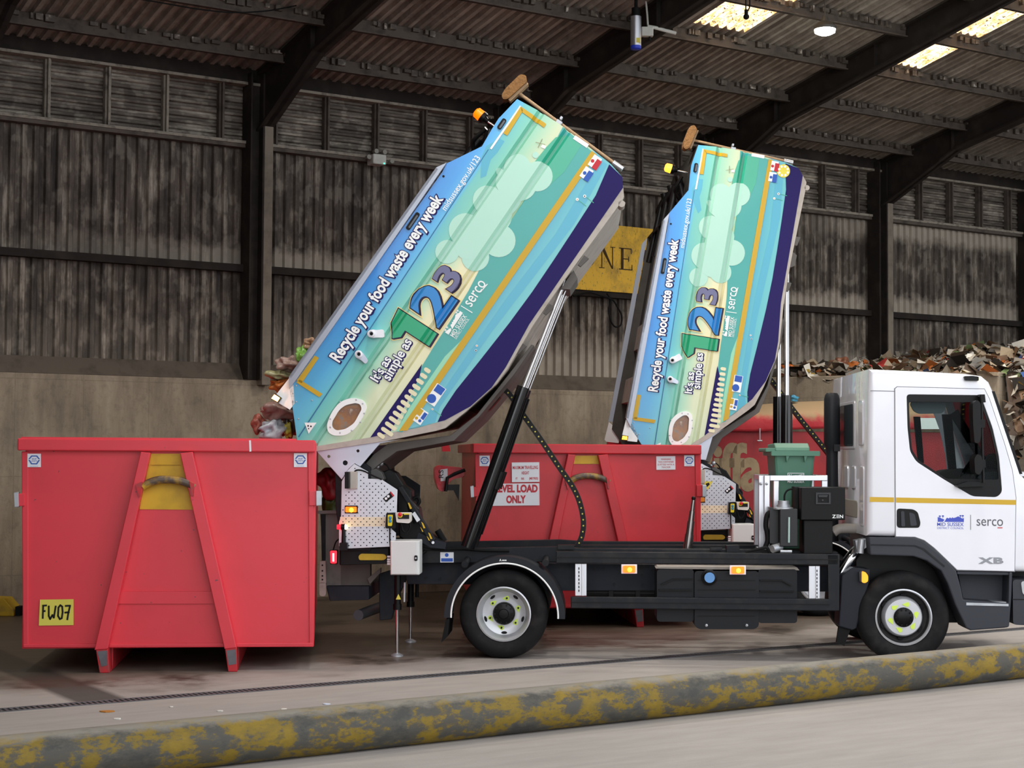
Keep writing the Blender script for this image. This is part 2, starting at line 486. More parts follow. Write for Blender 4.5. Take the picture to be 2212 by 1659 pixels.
# louvre posts
for k in range(-4, 20):
    x = T0 + (k + 0.5 - 0.22) * BAY / 5
    if (k % 5) == 0 and False: continue
    mb = M(); mb.box(x - 0.035, x + 0.035, 0.05, 0.13, 5.57, 6.27); mb.box(x - 0.012, x + 0.012, 0.0, 0.06, 5.57, 6.27); t_(mb, PALEED if k in (-4, -3, -2) else DUSTY)
def zroof(s): return ZR + SLOPE * s
SMAX = 15.0
for k in range(-1, 5):
    x = T0 + k * BAY
    mb = M(); mb.box(x - 0.21, x - 0.19, -0.14, 0.12, 2.67, 6.4); mb.box(x - 0.20, x - 0.03, -0.02, 0.02, 2.67, 6.4); mb.box(x - 0.05, x - 0.03, -0.14, 0.12, 2.67, 6.4); mb.box(x - 0.2, x + 0.08, 0.09, 0.12, 2.7, 6.4)
    t_(mb, DARK)
    mb = M(); mb.box(x - 0.03, x + 0.085, -0.15, 0.05, 2.60, 5.78); t_(mb, LIGHTP, bev=0.008)
    mb = M()
    web = [(0.1, zroof(-0.1) - 0.02), (-SMAX, zroof(SMAX) - 0.02), (-SMAX, zroof(SMAX) - 0.38), (-1.55, zroof(1.55) - 0.38), (-0.16, 5.76), (0.1, 5.66)]
    mb.prismx(web, x - 0.03, x + 0.03)
    low = web[2:]
    for (a0, b0), (a1, b1) in zip(low, low[1:]):
        mb.prismx([(a0, b0), (a1, b1), (a1, b1 + 0.03), (a0, b0 + 0.03)], x - 0.09, x + 0.09)
    mb.prismx([(0.1, web[0][1]), (-SMAX, web[1][1]), (-SMAX, web[1][1] - 0.03), (0.1, web[0][1] - 0.03)], x - 0.09, x + 0.09)
    for s in (1.5, 3.4):
        mb.box(x - 0.085, x + 0.085, -s - 0.01, -s + 0.01, zroof(s) - 0.38, zroof(s) - 0.03)
    t_(mb, DARK)
# purlins with scraps of old lining on their upper edge
m_, nt_, b_n = nodes('purlin_scraps')
n_ = noise(nt_, 9, 5)
r_ = ramp(nt_, n_, [(0.45, srgb('#4a4139')), (0.60, srgb('#6e655b')), (0.68, srgb('#c3bbb0'))]); nt_.links.new(r_.outputs[0], b_n.inputs['Base Color'])
SCRAP = m_
PUR = [0.64, 1.71, 2.83, 3.88, 4.95, 6.0, 7.05, 8.1, 9.15, 10.2, 11.3, 12.4, 13.5, 14.6]
for s in PUR:
    mb = M(); zt = zroof(s) - 0.005
    mb.box(-7, 26, -s - 0.015, -s + 0.015, zt - 0.15, zt); mb.box(-7, 26, -s - 0.05, -s, zt - 0.15, zt - 0.135)
    rr = random.Random(int(s * 100)); x = -4
    while x < 20:
        w = rr.uniform(0.025, 0.11)
        if rr.random() < 0.66:
            mb.box(x, x + w, -s - 0.055 - rr.random() * 0.02, -s - 0.012, zt - 0.02 - rr.uniform(0.025, 0.06), zt - 0.005, 1)
        x += w + rr.uniform(0.0, 0.08)
    t_(mb, [DUSTY, SCRAP])
# roof sheet with openings for the rooflights
LIGHTS = [(7.30, 8.10, 3.0, 5.6), (10.74, 11.28, 2.93, 3.80), (10.74, 11.28, 3.96, 5.6), (3.7, 4.5, 5.9, 7.6), (7.30, 8.1, 6.9, 9), (12.5, 13.3, 5.9, 8)]  # last three are out of view, added to bring light into the shed
cuts = sorted(set([-0.35, SMAX] + [c for L in LIGHTS for c in L[2:4]]))
mb = M(); pr = corr(0.136, 0.048, -7, 26)
rows = [[mb.bm.verts.new((x, -s, zroof(s) + h)) for x, h in pr] for s in cuts]
lm = [M() for _ in LIGHTS]
for j in range(len(cuts) - 1):
    for i in range(len(pr) - 1):
        xm = (pr[i][0] + pr[i + 1][0]) / 2; sm = (cuts[j] + cuts[j + 1]) / 2; hitL = None
        for q, L in enumerate(LIGHTS):
            if L[0] < xm < L[1] and L[2] < sm < L[3]: hitL = q
        if hitL is None: mb.face([rows[j][i], rows[j][i + 1], rows[j + 1][i + 1], rows[j + 1][i]])
        else:
            w = lm[hitL].bm; q4 = [(pr[i], cuts[j]), (pr[i + 1], cuts[j]), (pr[i + 1], cuts[j + 1]), (pr[i], cuts[j + 1])]
            lm[hitL].face([w.verts.new((p[0], -s, zroof(s) + p[1])) for p, s in q4])
bmesh.ops.delete(mb.bm, geom=[v for v in mb.bm.verts if not v.link_faces], context='VERTS')
struct('ceiling', mb, STEEL_R)
m_, nt_, b_n = nodes('rooflight_sheet')
n_ = noise(nt_, 14, 5, None, 0.7, (2.2, 0.5, 1)); n2_ = noise(nt_, 30, 2)
r_ = ramp(nt_, n_, [(0.38, srgb('#b98a52')), (0.5, srgb('#f3cd98')), (0.60, srgb('#fff6e6'))])
r2_ = ramp(nt_, n2_, [(0.615, (0, 0, 0, 1)), (0.65, (1, 1, 1, 1))])
c_ = mixc(nt_, r2_.outputs[0], r_.outputs[0], srgb('#3a2c20'))
nt_.links.new(c_, b_n.inputs['Base Color']); nt_.links.new(c_, b_n.inputs['Emission Color']); b_n.inputs['Emission Strength'].default_value = 1.15
for q, l in enumerate(lm):
    bmesh.ops.remove_doubles(l.bm, verts=l.bm.verts, dist=0.001)
    struct('window_%d' % (q + 1), l, m_)
# gable ends of the shed
for nm, x in (('wall_left', -7.0), ('wall_right', 26.0)):
    mb = M(); mb.prismx([(0.4, 0), (-SMAX, 0), (-SMAX, zroof(SMAX) - .02), (0.4, zroof(-.4) - .02)], x - 0.1, x); struct(nm, mb, STEEL_W)
# drain grating let into the floor
ms = mat('drain_iron', '#6a6a6e', 0.6, 0.5, dirt=0.6)
_d0 = ground(0, 1535) - BF.o; _d1 = ground(740, 1476) - BF.o
dy = (_d0.dot(BF.ey) + _d1.dot(BF.ey)) / 2
mb = M(); mb.box(-6, 14, dy - 0.075, dy - 0.06, -0.02, 0.006); mb.box(-6, 14, dy + 0.06, dy + 0.075, -0.02, 0.006)
x = -4.0
while x < 9: mb.box(x, x + 0.018, dy - 0.06, dy + 0.06, -0.02, 0.005); x += 0.04
mb.box(-6, 14, dy - 0.06, dy + 0.06, -0.02, 0.001, 1)
o = mb.obj('drain_grating', [ms, mat('drain_slot', '#2a2b2e', 0.9)])
o.location = BF.o; o.rotation_euler = (0, 0, BF.yaw)
tag(o, 'long slotted iron drain grating let into the concrete floor', 'drain')

# ============================================================ THE HOOK SKIPS
RED = mat('skip_red_paint', '#cc222e', 0.42, dirt=0.35, dcol='#8a1a20', dscale=2.2, bump=0.12, chips=True)
REDD = mat('skip_red_scraped', '#c01f29', 0.5, dirt=0.75, dcol='#5a4a48', dscale=11)
YEL = mat('hook_pocket_yellow', '#d2a414', 0.5, dirt=0.3, dcol='#7a5f16', dscale=6)
YELW = mat('worn_yellow_bar', '#5a4a40', 0.45, dirt=1.0, dcol='#c99a1a', dscale=9)
RED2 = mat('skip_red_flare_wash', '#dc3644', 0.4, dirt=0.3, dcol='#b5303c', dscale=1.6, bump=0.12, chips=True)  # skip red made paler and pinker, lens-flare wash mixed into the colour
WHITE = mat('sticker_white', '#e9eaf0', 0.5)
BLUE = mat('sticker_blue', '#3d62b0', 0.5)
BLUED = mat('sign_blue', '#1f55b4', 0.5)
INKRED = mat('sign_red', '#c0182c', 0.5)
INK = mat('sign_black', '#1c1a1c', 0.5)
STEELB = mat('scraped_bare_steel', '#6d6a70', 0.5, 0.4, dirt=0.7)
ALU = mat('aluminium', '#d4d5dc', 0.32, 0.85)
GALV = mat('galvanised', '#b9bcc2', 0.45, 0.7, dirt=0.4, dcol='#6f7076')
BLACK = mat('black_rubber', '#0d0d0f', 0.7)
LABELY = mat('handwritten_card', '#d9cc52', 0.6, dirt=0.3, dcol='#b5a63c')
def P1(l, y=0.0): return FS1.pts(l, y)
def skip(fr, label, signs, depth, tarp=False):
    t = thing('hook_skip', label, 'skip', fr, 'red hook-lift skips receiving the food waste')
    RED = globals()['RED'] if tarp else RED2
    lx, _ = FS1.loc(47, 1398); rx, zb = FS1.loc(678, 1397)
    zt = FS1.loc(360, 949)[1]; zr = FS1.loc(360, 975)[1]
    mb = M()
    mb.box(lx, rx, 0.0, 0.05, zb, zt - 0.02)                                   # front
    mb.box(lx, lx + 0.05, 0.05, depth, zb, zt - 0.02); mb.box(rx - 0.05, rx, 0.05, depth, zb, zt - 0.02)
    mb.box(lx, rx, depth - 0.05, depth, zb, zt - 0.02); mb.box(lx + 0.05, rx - 0.05, 0.05, depth - .05, zb, zb + 0.05)
    mb.prism(P1([(47, 975), (62, 975), (62, 1398), (50, 1398)]), -0.012, 0.0); mb.prism(P1([(665, 975), (678, 975), (677, 1397), (668, 1397)]), -0.012, 0.0)
    mb.prism(P1([(50, 1391), (677, 1388), (677, 1397), (50, 1399)]), -0.015, 0.0)
    mb.prism(P1([(254, 1277), (462, 1277), (465, 1304), (248, 1304)]), -0.02, 0.0)
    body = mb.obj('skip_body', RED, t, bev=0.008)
    mb = M()
    L = FS1.loc(41, 949)[0]; R_ = FS1.loc(681, 949)[0]
    mb.box(L, R_, -0.07, 0.06, zr, zt); mb.box(L, L + 0.12, 0.06, depth + .03, zr, zt); mb.box(R_ - 0.12, R_, 0.06, depth + .03, zr, zt); mb.box(L + .12, R_ - .12, depth - .06, depth + .03, zr, zt)
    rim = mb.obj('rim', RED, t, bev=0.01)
    if not tarp:
        mb = M(); mb.prism(P1([(538, 951), (542, 951), (543, 975), (539, 976)], -0.07), -0.073, -0.07); mb.obj('paint_mark', WHITE, rim, label='white paint stroke')
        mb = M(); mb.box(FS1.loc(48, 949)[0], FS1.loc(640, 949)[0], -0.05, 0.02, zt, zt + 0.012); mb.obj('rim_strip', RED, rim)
    # the splayed legs of the hook frame, down to the feet
    for sg, o in (('l', [(304, 976), (325, 978), (233, 1402), (204, 1404)]), ('r', [(389, 979), (416, 976), (511, 1399), (485, 1402)])):
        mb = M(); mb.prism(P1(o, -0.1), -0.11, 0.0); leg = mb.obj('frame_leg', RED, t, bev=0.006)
        c = [(207, 1404), (233, 1402), (237, 1449), (215, 1452)] if sg == 'l' else [(486, 1402), (511, 1399), (513, 1446), (493, 1449)]
        q = P1(c, -0.1); q[2] = (q[2][0], 0.0); q[3] = (q[3][0], 0.0)
        mb = M(); mb.prism(q, -0.10, 0.10); mb.box(q[3][0], q[2][0], 0.10, depth, 0.0, zb); mb.obj('runner', REDD, t, bev=0.006)
        w = [(210, 1407), (232, 1405), (232, 1437), (219, 1440)] if sg == 'l' else [(489, 1405), (509, 1403), (511, 1434), (494, 1437)]
        mb = M(); mb.prism(P1(w, -0.1), -0.106, -0.10); mb.obj('wear_patch', STEELB, leg, label='bare grey steel where the foot has been scraped')
    # yellow pocket behind the hook bar
    if not tarp:
        mb = M(); mb.prism(P1([(322, 980), (392, 980), (421, 1101), (302, 1100)]), -0.012, 0.0); mb.prism(P1([(328, 1002), (390, 1002), (391, 1004), (327, 1004)]), -0.03, 0.0); mb.obj('hook_pocket', YEL, t)
    else:
        mb = M(); mb.prism(P1([(322, 980), (392, 980), (397, 1003), (318, 1003)]), -0.012, 0.0); mb.obj('hook_pocket', YEL, t)
    a = [FS1.loc(*p, -0.1) for p in ((308, 1052), (322, 1043), (342, 1037), (363, 1036), (385, 1038), (405, 1044), (420, 1053))]
    mb = M(); mb.tube(smooth_path([(x, -0.09, z) for x, z in a], 4), 0.033, 14); mb.obj('hook_bar', YELW, t, smooth=50, label='curved lifting bar, yellow paint worn to the metal')
    for o in ([(294, 1046), (308, 1040), (304, 1073), (301, 1073)], [(410, 1039), (420, 1045), (419, 1071), (414, 1070)]):
        mb = M(); mb.prism(P1(o, -0.1), -0.14, -0.06); mb.obj('bar_bracket', REDD, t)
    # hinge latches on the corners
    for o, h in (([(32, 1064), (42, 1062), (43, 1095), (34, 1096)], [(42, 1066), (54, 1066), (54, 1093), (42, 1093)]), ([(683, 1060), (695, 1060), (695, 1092), (683, 1093)], [(668, 1060), (684, 1060), (684, 1092), (668, 1092)])):
        mb = M(); mb.prism(P1(o), -0.05, 0.02); la = mb.obj('corner_latch', GALV, t, bev=0.006)
        mb = M(); mb.prism(P1(h), -0.035, 0.0); mb.obj('latch_plate', RED, la, bev=0.004)
    # owner's hexagon stickers
    for x0, y0, x1, y1 in ((60, 980, 89, 1009), (635, 979, 663, 1009)):
        mb = M(); mb.prism(P1([(x0, y0), (x1, y0), (x1, y1), (x0, y1)]), -0.014, -0.012)
        st = mb.obj('hexagon_sticker', WHITE, t)
        c = P1([((x0 + x1) / 2, (y0 + y1) / 2 - 1)])[0]; r0, r1 = 0.047, 0.034
        h0 = [(c[0] + r0 * math.cos(k * math.pi / 3), c[1] + r0 * .9 * math.sin(k * math.pi / 3)) for k in range(6)]; h1 = [(c[0] + r1 * math.cos(k * math.pi / 3), c[1] + r1 * .9 * math.sin(k * math.pi / 3)) for k in range(6)]
        mb = M()
        for ks in ((0, 1, 2, 3), (3, 4, 5, 6)):
            o = [h0[k % 6] for k in ks] + [h1[k % 6] for k in reversed(ks)]
            if ks[0] == 0: o[0] = (o[0][0], o[0][1] + .006); o[-1] = (o[-1][0], o[-1][1] + .006); o[3] = (o[3][0], o[3][1] + .006); o[4] = (o[4][0], o[4][1] + .006)
            mb.flat(o, -0.0155)
        put_text(mb, 'SKIP', (c[0] - .019, c[1] + .002), (c[0] + .019, c[1] + .002), 0.013, -0.0155, .01); put_text(mb, 'UNITS', (c[0] - .024, c[1] - .015), (c[0] + .024, c[1] - .015), 0.013, -0.0155, .01)
        put_text(mb, 'units', (c[0] - .03, c[1] - .054), (c[0] + .03, c[1] - .054), 0.006, -0.0155)
        mb.obj('sticker_print', BLUE, st, normals=False)
    signs(t, depth, lx, rx, zb, zt)
    return t
def signs_near(t, depth, lx, rx, zb, zt):
    mb = M(); mb.prism(P1([(87, 1295), (159.5, 1294), (159.5, 1350), (84.5, 1351)]), -0.014, -0.012)
    s = mb.obj('number_card', LABELY, t, label='yellow card hand lettered FW07')
    mb = M()
    def st(pts, w=0.0075):
        q = [Vector((x, 0, z)) for x, z in P1(pts)]
        for a, b in zip(q, q[1:]):
            d = (b - a).normalized(); n = Vector((-d.z, 0, d.x)) * w
            a2 = a - d * w * .6; b2 = b + d * w * .6
            mb.flat([((a2 + n).x, (a2 + n).z), ((b2 + n).x, (b2 + n).z), ((b2 - n).x, (b2 - n).z), ((a2 - n).x, (a2 - n).z)], -0.0152)
    st([(94, 1308), (93, 1335)]); st([(93, 1308), (101, 1307.5)]); st([(94, 1320), (98, 1319.5)])
    st([(106, 1309), (106, 1330), (109, 1337), (114, 1328), (117, 1334), (121, 1309)])
    st([(131, 1307), (127, 1312), (126, 1330), (130, 1337), (134, 1335), (136, 1322), (135, 1310), (131, 1307)])
    st([(142, 1308.5), (152, 1308), (148, 1325), (146, 1338)]); st([(141, 1323), (150, 1322)])
    mb.obj('card_lettering', INK, s, normals=False)
def lines(t, name, px, rows, bg_, ink, y0=-0.012, frame=None, label=None):
    fr = frame or FS1
    mb = M(); mb.prism(fr.pts(px), y0 - 0.003, y0); s = mb.obj(name, bg_, t, label=label)
    for txt, a, b, h, bold in rows: mb = M(); put_text(mb, txt, fr.loc(*a), fr.loc(*b), h, y0 - 0.0045, bold); mb.obj('sign_lettering', ink, s, normals=False)
    return s
def cp(x, y):    # a point seen on the far skip, carried to the matching point of the near one
    return (41 + (x - 1026.5) * 640 / 485.5, 949 + (y - 967 - (x - 1026.5) * 0.0125) * 640 / 485.5)
def signs_far(t, depth, lx, rx, zb, zt):
    q = lambda x0, y0, x1, y1: [cp(x0, y0), cp(x1, y0), cp(x1, y1), cp(x0, y1)]
    lines(t, 'height_sign', q(1110, 1006, 1169, 1047), [('MAXIMUM TRAVELLING', cp(1112, 1020), cp(1166, 1020), .033, .02), ('HEIGHT', cp(1131, 1031), cp(1147, 1031), .031, .02), ('FT', cp(1118, 1042), cp(1122, 1042), .022, .02), ('INS', cp(1130, 1042), cp(1136, 1042), .022, .02), ('(METRES)', cp(1147, 1042), cp(1166, 1042), .024, .02)], WHITE, INKRED, label='white sign with small red letters, upper of two')
    lines(t, 'load_sign', q(1068, 1050, 1168.5, 1096), [('LEVEL LOAD', cp(1074, 1067), cp(1164, 1068), .072, .05), ('ONLY', cp(1098, 1090), cp(1138, 1090), .072, .05)], WHITE, INKRED, label='white sign reading LEVEL LOAD ONLY')
    lines(t, 'tracker_sign', q(1418, 997, 1458.5, 1025), [('WARNING', cp(1428, 1005), cp(1449, 1005), .018, .01), ('THIS CONTAINER', cp(1422, 1010.5), cp(1455, 1010.5), .017, .01), ('IS FITTED WITH A', cp(1421, 1016), cp(1456, 1016), .017, .01), ('TRACKER', cp(1429, 1021.5), cp(1448, 1021.5), .017, .01)], WHITE, INKRED, label='small white tracker warning sign')
    # rolled red sheet on its arm at the left corner
    y = 0.45
    a = FS1.loc(*cp(966, 1030), y); b = FS1.loc(*cp(1028, 1022), y)
    mb = M()
    for k in range(5):
        o = [(x, z) for x, z in FS1.pts([cp(962 + k, 1016), cp(975, 1010), cp(1005, 1014), cp(1030, 1016), cp(1030, 1034), cp(1000, 1040), cp(985, 1066), cp(974, 1062), cp(966, 1040)], y)]
    mb.prism(round_poly(o, 0.05), y - 0.10, y + 0.45)
    r = mb.obj('rolled_sheet', mat('sheet_red', '#d3202c', 0.35, bump=0.6, dscale=9), t, bev=0.03, label='red plastic sheet rolled up at the corner')
    mb = M(); mb.prism(FS1.pts([cp(978, 1019), cp(993, 1017), cp(993, 1042), cp(978, 1043)], y), y - 0.106, y - 0.10); lb = mb.obj('sheet_label', WHITE, r)
    mb = M(); put_text(mb, 'RS', FS1.loc(*cp(984, 1036), y), FS1.loc(*cp(984, 1020), y), .05, y - 0.108); mb.obj('sheet_lettering', INK, lb, normals=False)
    mb = M(); p = [FS1.loc(*cp(*c), y) for c in ((1030, 1020), (1008, 1028), (992, 1036), (988, 1064))]
    mb.tube([(x, y - 0.14, z) for x, z in p], 0.018); q_ = FS1.pts([cp(986, 1050), cp(1018, 1050), cp(1016, 1084), cp(1005, 1062), cp(992, 1062)], y); mb.prism(q_, y - .13, y - .1)
    mb.obj('sheet_arm', mat('arm_black', '#1d1c1f', 0.5, 0.3), t)
    c0 = FS1.pts([cp(1003, 968), cp(1006, 966), cp(1018, 966), cp(1021, 982), cp(1003, 982)], 0.9)
    mb = M(); mb.prism(c0, 0.9, 1.0); mb.obj('lid_hinge', RED, t)
skip(FS1, 'nearest red hook skip with a yellow FW07 card, in front of the first lorry', signs_near, 4.2)
skip(FS2, 'red hook skip with white LEVEL LOAD ONLY sign, standing behind the first lorry', signs_far, 3.4, True)
# ------------------------------------------------------------ long sheeted container at the back
FB = Frame((hit(1313, 900, Vector((0, 20.72, 0)), Vector((0, 1, 0))).x, 20.72, 0), math.radians(-1.5))
def PB(l, y=0.0): return FB.pts(l, y)
t = thing('sheeted_container', 'long dull red container with faded cream lettering under a dusty sheet behind the upright lorry', 'container', FB)
DRED = mat('dull_red_paint', '#a81c24', 0.55, dirt=0.5, dcol='#6b1a1c', dscale=3)
x0, zt = PB([(1316, 930)])[0]; x1 = PB([(2125, 930)])[0][0]
mb = M(); mb.box(x0, x1, 0, 0.95, 0.28, zt)
mb.obj('container_body', DRED, t, bev=0.01)
for xr in (x0 + .2, x1 - .5): mb = M(); mb.box(xr, xr + .15, 0.2, .9, 0, 0.28); mb.obj('runner', DRED, t)
mb = M(); mb.box(x0 - 0.02, x0 + 0.10, -0.05, 0.05, 0.28, PB([(1316, 920)])[0][1]); mb.obj('corner_post', RED, t)
mb = M()
px = [1500, 1600, 1640, 1690, 1740, 1790, 1850, 1920, 1990, 2060, 2125]
lo = [933, 931, 934, 929, 927, 925, 927, 925, 929, 926, 928]
hi = [888, 882, 876, 872, 869, 868, 866, 866, 866, 866, 866]
rr = random.Random(3); cols = []
for i, x in enumerate(px):
    a = FB.loc(x, lo[i], -0.06); m1 = FB.loc(x, (lo[i] + hi[i]) / 2, 0.0); h = FB.loc(x, hi[i], 0.35)
    cols.append([mb.bm.verts.new(v) for v in ((a[0], -0.05 - .03 * (i % 2), a[1]), (m1[0], -0.07, m1[1] - .02), (m1[0], -0.03, m1[1] + .07), (h[0], 0.3, h[1]), (h[0], 0.6, h[1] + .04), (h[0], 0.95, h[1] - .1))])
for a, b in zip(cols, cols[1:]):
    for k in range(5): mb.face([a[k], a[k + 1], b[k + 1], b[k]], 0)
m_, nt_, b_n = nodes('dusty_sheet')
tc_ = N(nt_, 'ShaderNodeTexCoord'); sp_ = N(nt_, 'ShaderNodeSeparateXYZ'); nt_.links.new(tc_.outputs['Object'], sp_.inputs[0])
n_ = noise(nt_, 7, 5, tc_.outputs['Object']); ad = N(nt_, 'ShaderNodeMath', operation='MULTIPLY_ADD'); nt_.links.new(n_, ad.inputs[0]); ad.inputs[1].default_value = 0.22; nt_.links.new(sp_.outputs['Z'], ad.inputs[2])
zl = FB.loc(1700, 927, -0.05)[1]
r_ = ramp(nt_, N_map(nt_, ad.outputs[0], zl + 0.08, zl + 0.38), [(0, srgb('#b0202a')), (0.45, srgb('#b5343a')), (0.75, srgb('#a48463')), (1, srgb('#9f8564'))])
nt_.links.new(r_.outputs[0], b_n.inputs['Base Color']); b_n.inputs['Roughness'].default_value = 0.8; bumpn(nt_, b_n, n_, 0.4)
o = mb.obj('tarpaulin', m_, t, smooth=60, label='dust covered sheet with a red hem')
sm = o.modifiers.new('soft', 'SUBSURF'); sm.levels = 2; sm.render_levels = 2
so_ = o.modifiers.new('thick', 'SOLIDIFY'); so_.thickness = 0.012
# faded cream letters painted on the side
FADE = mat('faded_cream_paint', '#a18b6c', 0.8, dirt=0.7, dcol='#6e5a45', dscale=7)
mb = M()
put_text(mb, 'Biffa', FB.loc(1492, 1056), FB.loc(1644, 1056), FB.loc(1500, 961)[1] - FB.loc(1500, 1056)[1], -0.004, 0.035, 0.9)
mb.obj('painted_lettering', FADE, t, normals=False)
mb = M(); p = PB([(1641, 925)], -0.08)[0]; mb.tube([(p[0], -0.09, p[1]), (p[0], -0.09, p[1] - .16)], 0.008); mb.tube([(p[0] - .03, -0.09, p[1] - .16), (p[0] + .03, -0.09, p[1] - .16)], 0.01); mb.obj('sheet_hook', GALV, t)
mb = M(); mb.prism(PB([(1985, 903), (2115, 903), (2115, 927), (1985, 927)], -0.12), -0.13, -0.12); mb.obj('pale_board', mat('pale_board', '#e6ece8', 0.5), t, label='pale strip along the top edge')

# ============================================================ THE TIPPING LORRIES
TILT2 = math.radians(24.3)     # how much further the second body is tipped
CABW = mat('cab_white_paint', '#e7e7ef', 0.22, coat=0.5)
PLAST = mat('grey_bumper_plastic', '#3a3c43', 0.55)
CHAS = mat('chassis_charcoal', '#1b1d22', 0.5, 0.1, dirt=0.25, dcol='#4a463f', dscale=6)
CHASB = mat('chassis_blue_black', '#1e222b', 0.5, 0.1, dirt=0.25, dcol='#4a463f', dscale=6)
BLK = mat('black_paint', '#0a0a0c', 0.4)
TYRE = mat('tyre_rubber', '#151517', 0.75, dirt=0.4, dcol='#3a3734', dscale=8)
RIMM = mat('wheel_silver', '#c9cacf', 0.4, 0.45)
LIME = mat('lime_nut_marker', '#d4ee5a', 0.5)
AMBER = mat('amber_lens_lit', '#ff7a08', 0.3, emit=1.2, ecol='#ff5c00')
AMBC = mat('amber_lamp_core', '#ffb040', 0.3, emit=3.2, ecol='#ff9020')
AMBOFF = mat('amber_lens', '#e08a1c', 0.3)
REDL = mat('red_lens_lit', '#e01018', 0.3, emit=3.0, ecol='#ff1420')
CHROME = mat('chrome_rod', '#dfe1e6', 0.12, 1.0)
CYLB = mat('ram_black_gloss', '#0b0d11', 0.22, 0.3, coat=0.6)
BEIGE = mat('hopper_underside_beige', '#b3aaa2', 0.6, dirt=0.5, dcol='#7c7268', dscale=6)
GREYU = mat('hopper_lower_grey', '#5d5854', 0.6, dirt=0.4)
SILV = mat('satin_plate', '#c4cad8', 0.4, 0.55)
PLATE = mat('perforated_aluminium', '#cfd3dc', 0.38, 0.6)
HOLE = mat('hole_dark', '#1a1a1d', 0.8)
LIPG = mat('hopper_lip_grey', '#a9aebb', 0.35, 0.4)
INNER = mat('hopper_inside', '#4c4844', 0.6, 0.3, dirt=0.6, dcol='#2d2925', dscale=5)
BOXG = mat('control_box_grey', '#d5d6d6', 0.5)
GREENB = mat('bin_green_plastic', '#4f7f6a', 0.5)
STRIPE = mat('reflective_gold', '#caa21c', 0.45)
NAVY = mat('print_navy', '#1e1259', 0.5)
NAVY.node_tree.nodes['Principled BSDF'].inputs['Specular IOR Level'].default_value = .2
WPRINT = mat('print_white', '#f4f6f6', 0.4)
CREAM = mat('print_cream', '#e6dfbb', 0.35)
GOLD = mat('print_pale_gold', '#f3dc94', 0.4)
TEAL = mat('print_teal', '#36a29c', 0.35, coat=0.3)
GREENH = mat('print_hill_green', '#35ab8c', 0.35, coat=0.3)
MINT = mat('print_mint', '#8ed2ae', 0.35, coat=0.3)
SKYB = mat('print_sky_streak', '#48aac6', 0.35, coat=0.3)
CLOUD = mat('print_cloud', '#aedccb', 0.35, coat=0.3)
GDARK = mat('numeral_shadow', '#2a2340', 0.4)
NUM1 = mat('numeral_green', '#2aa678', 0.35)
NUM2 = mat('numeral_blue', '#2a86cf', 0.35)
NUM3 = mat('numeral_slate', '#6a6a90', 0.35)
GLASS = glass_mat('cab_glass', '#e0e8e8')
GLASSD = glass_mat('dark_glass', '#5a6468', 0.2)
INT = mat('cab_interior', '#24262b', 0.7)
def P(l, y=0.0): return F1.pts(l, y)
def p1(x, y, d=0.0): return F1.loc(x, y, d)
# the two directions of the tipped body, along it and across it
_u = Vector(p1(1280, 328)) - Vector(p1(869, 929)); UH = _u.normalized(); VH = Vector((UH.y, -UH.x))
def uv(px, py): q = Vector(p1(px, py)); return (q.dot(UH), q.dot(VH))
def from_uv(u, v): q = UH * u + VH * v; return (q.x, q.y)
MPX = F1.loc(1000, 1300)[0] - F1.loc(999, 1300)[0]
KN = [uv(1167, 245)[1] + d * MPX for d in (-9, -3, 3, 9)] + [uv(1223, 287)[1] + d * MPX for d in (-9, -3, 3, 9)]
def groove(v):
    g = 0.0
    for a, b, c, d in (KN[:4], KN[4:]):
        if a < v < d: g = min(1, (v - a) / (b - a), (d - v) / (d - c)) * 0.035
    return g
def press(mb):
    """fold a print or panel into the two pressed grooves of the body side"""
    for k in KN:
        o = VH * k
        bmesh.ops.bisect_plane(mb.bm, geom=mb.bm.verts[:] + mb.bm.edges[:] + mb.bm.faces[:], plane_co=(o.x, 0, o.y), plane_no=(VH.x, 0, VH.y), dist=1e-5)
    for v in mb.bm.verts: v.co.y += groove(Vector((v.co.x, v.co.z)).dot(VH))
    return mb
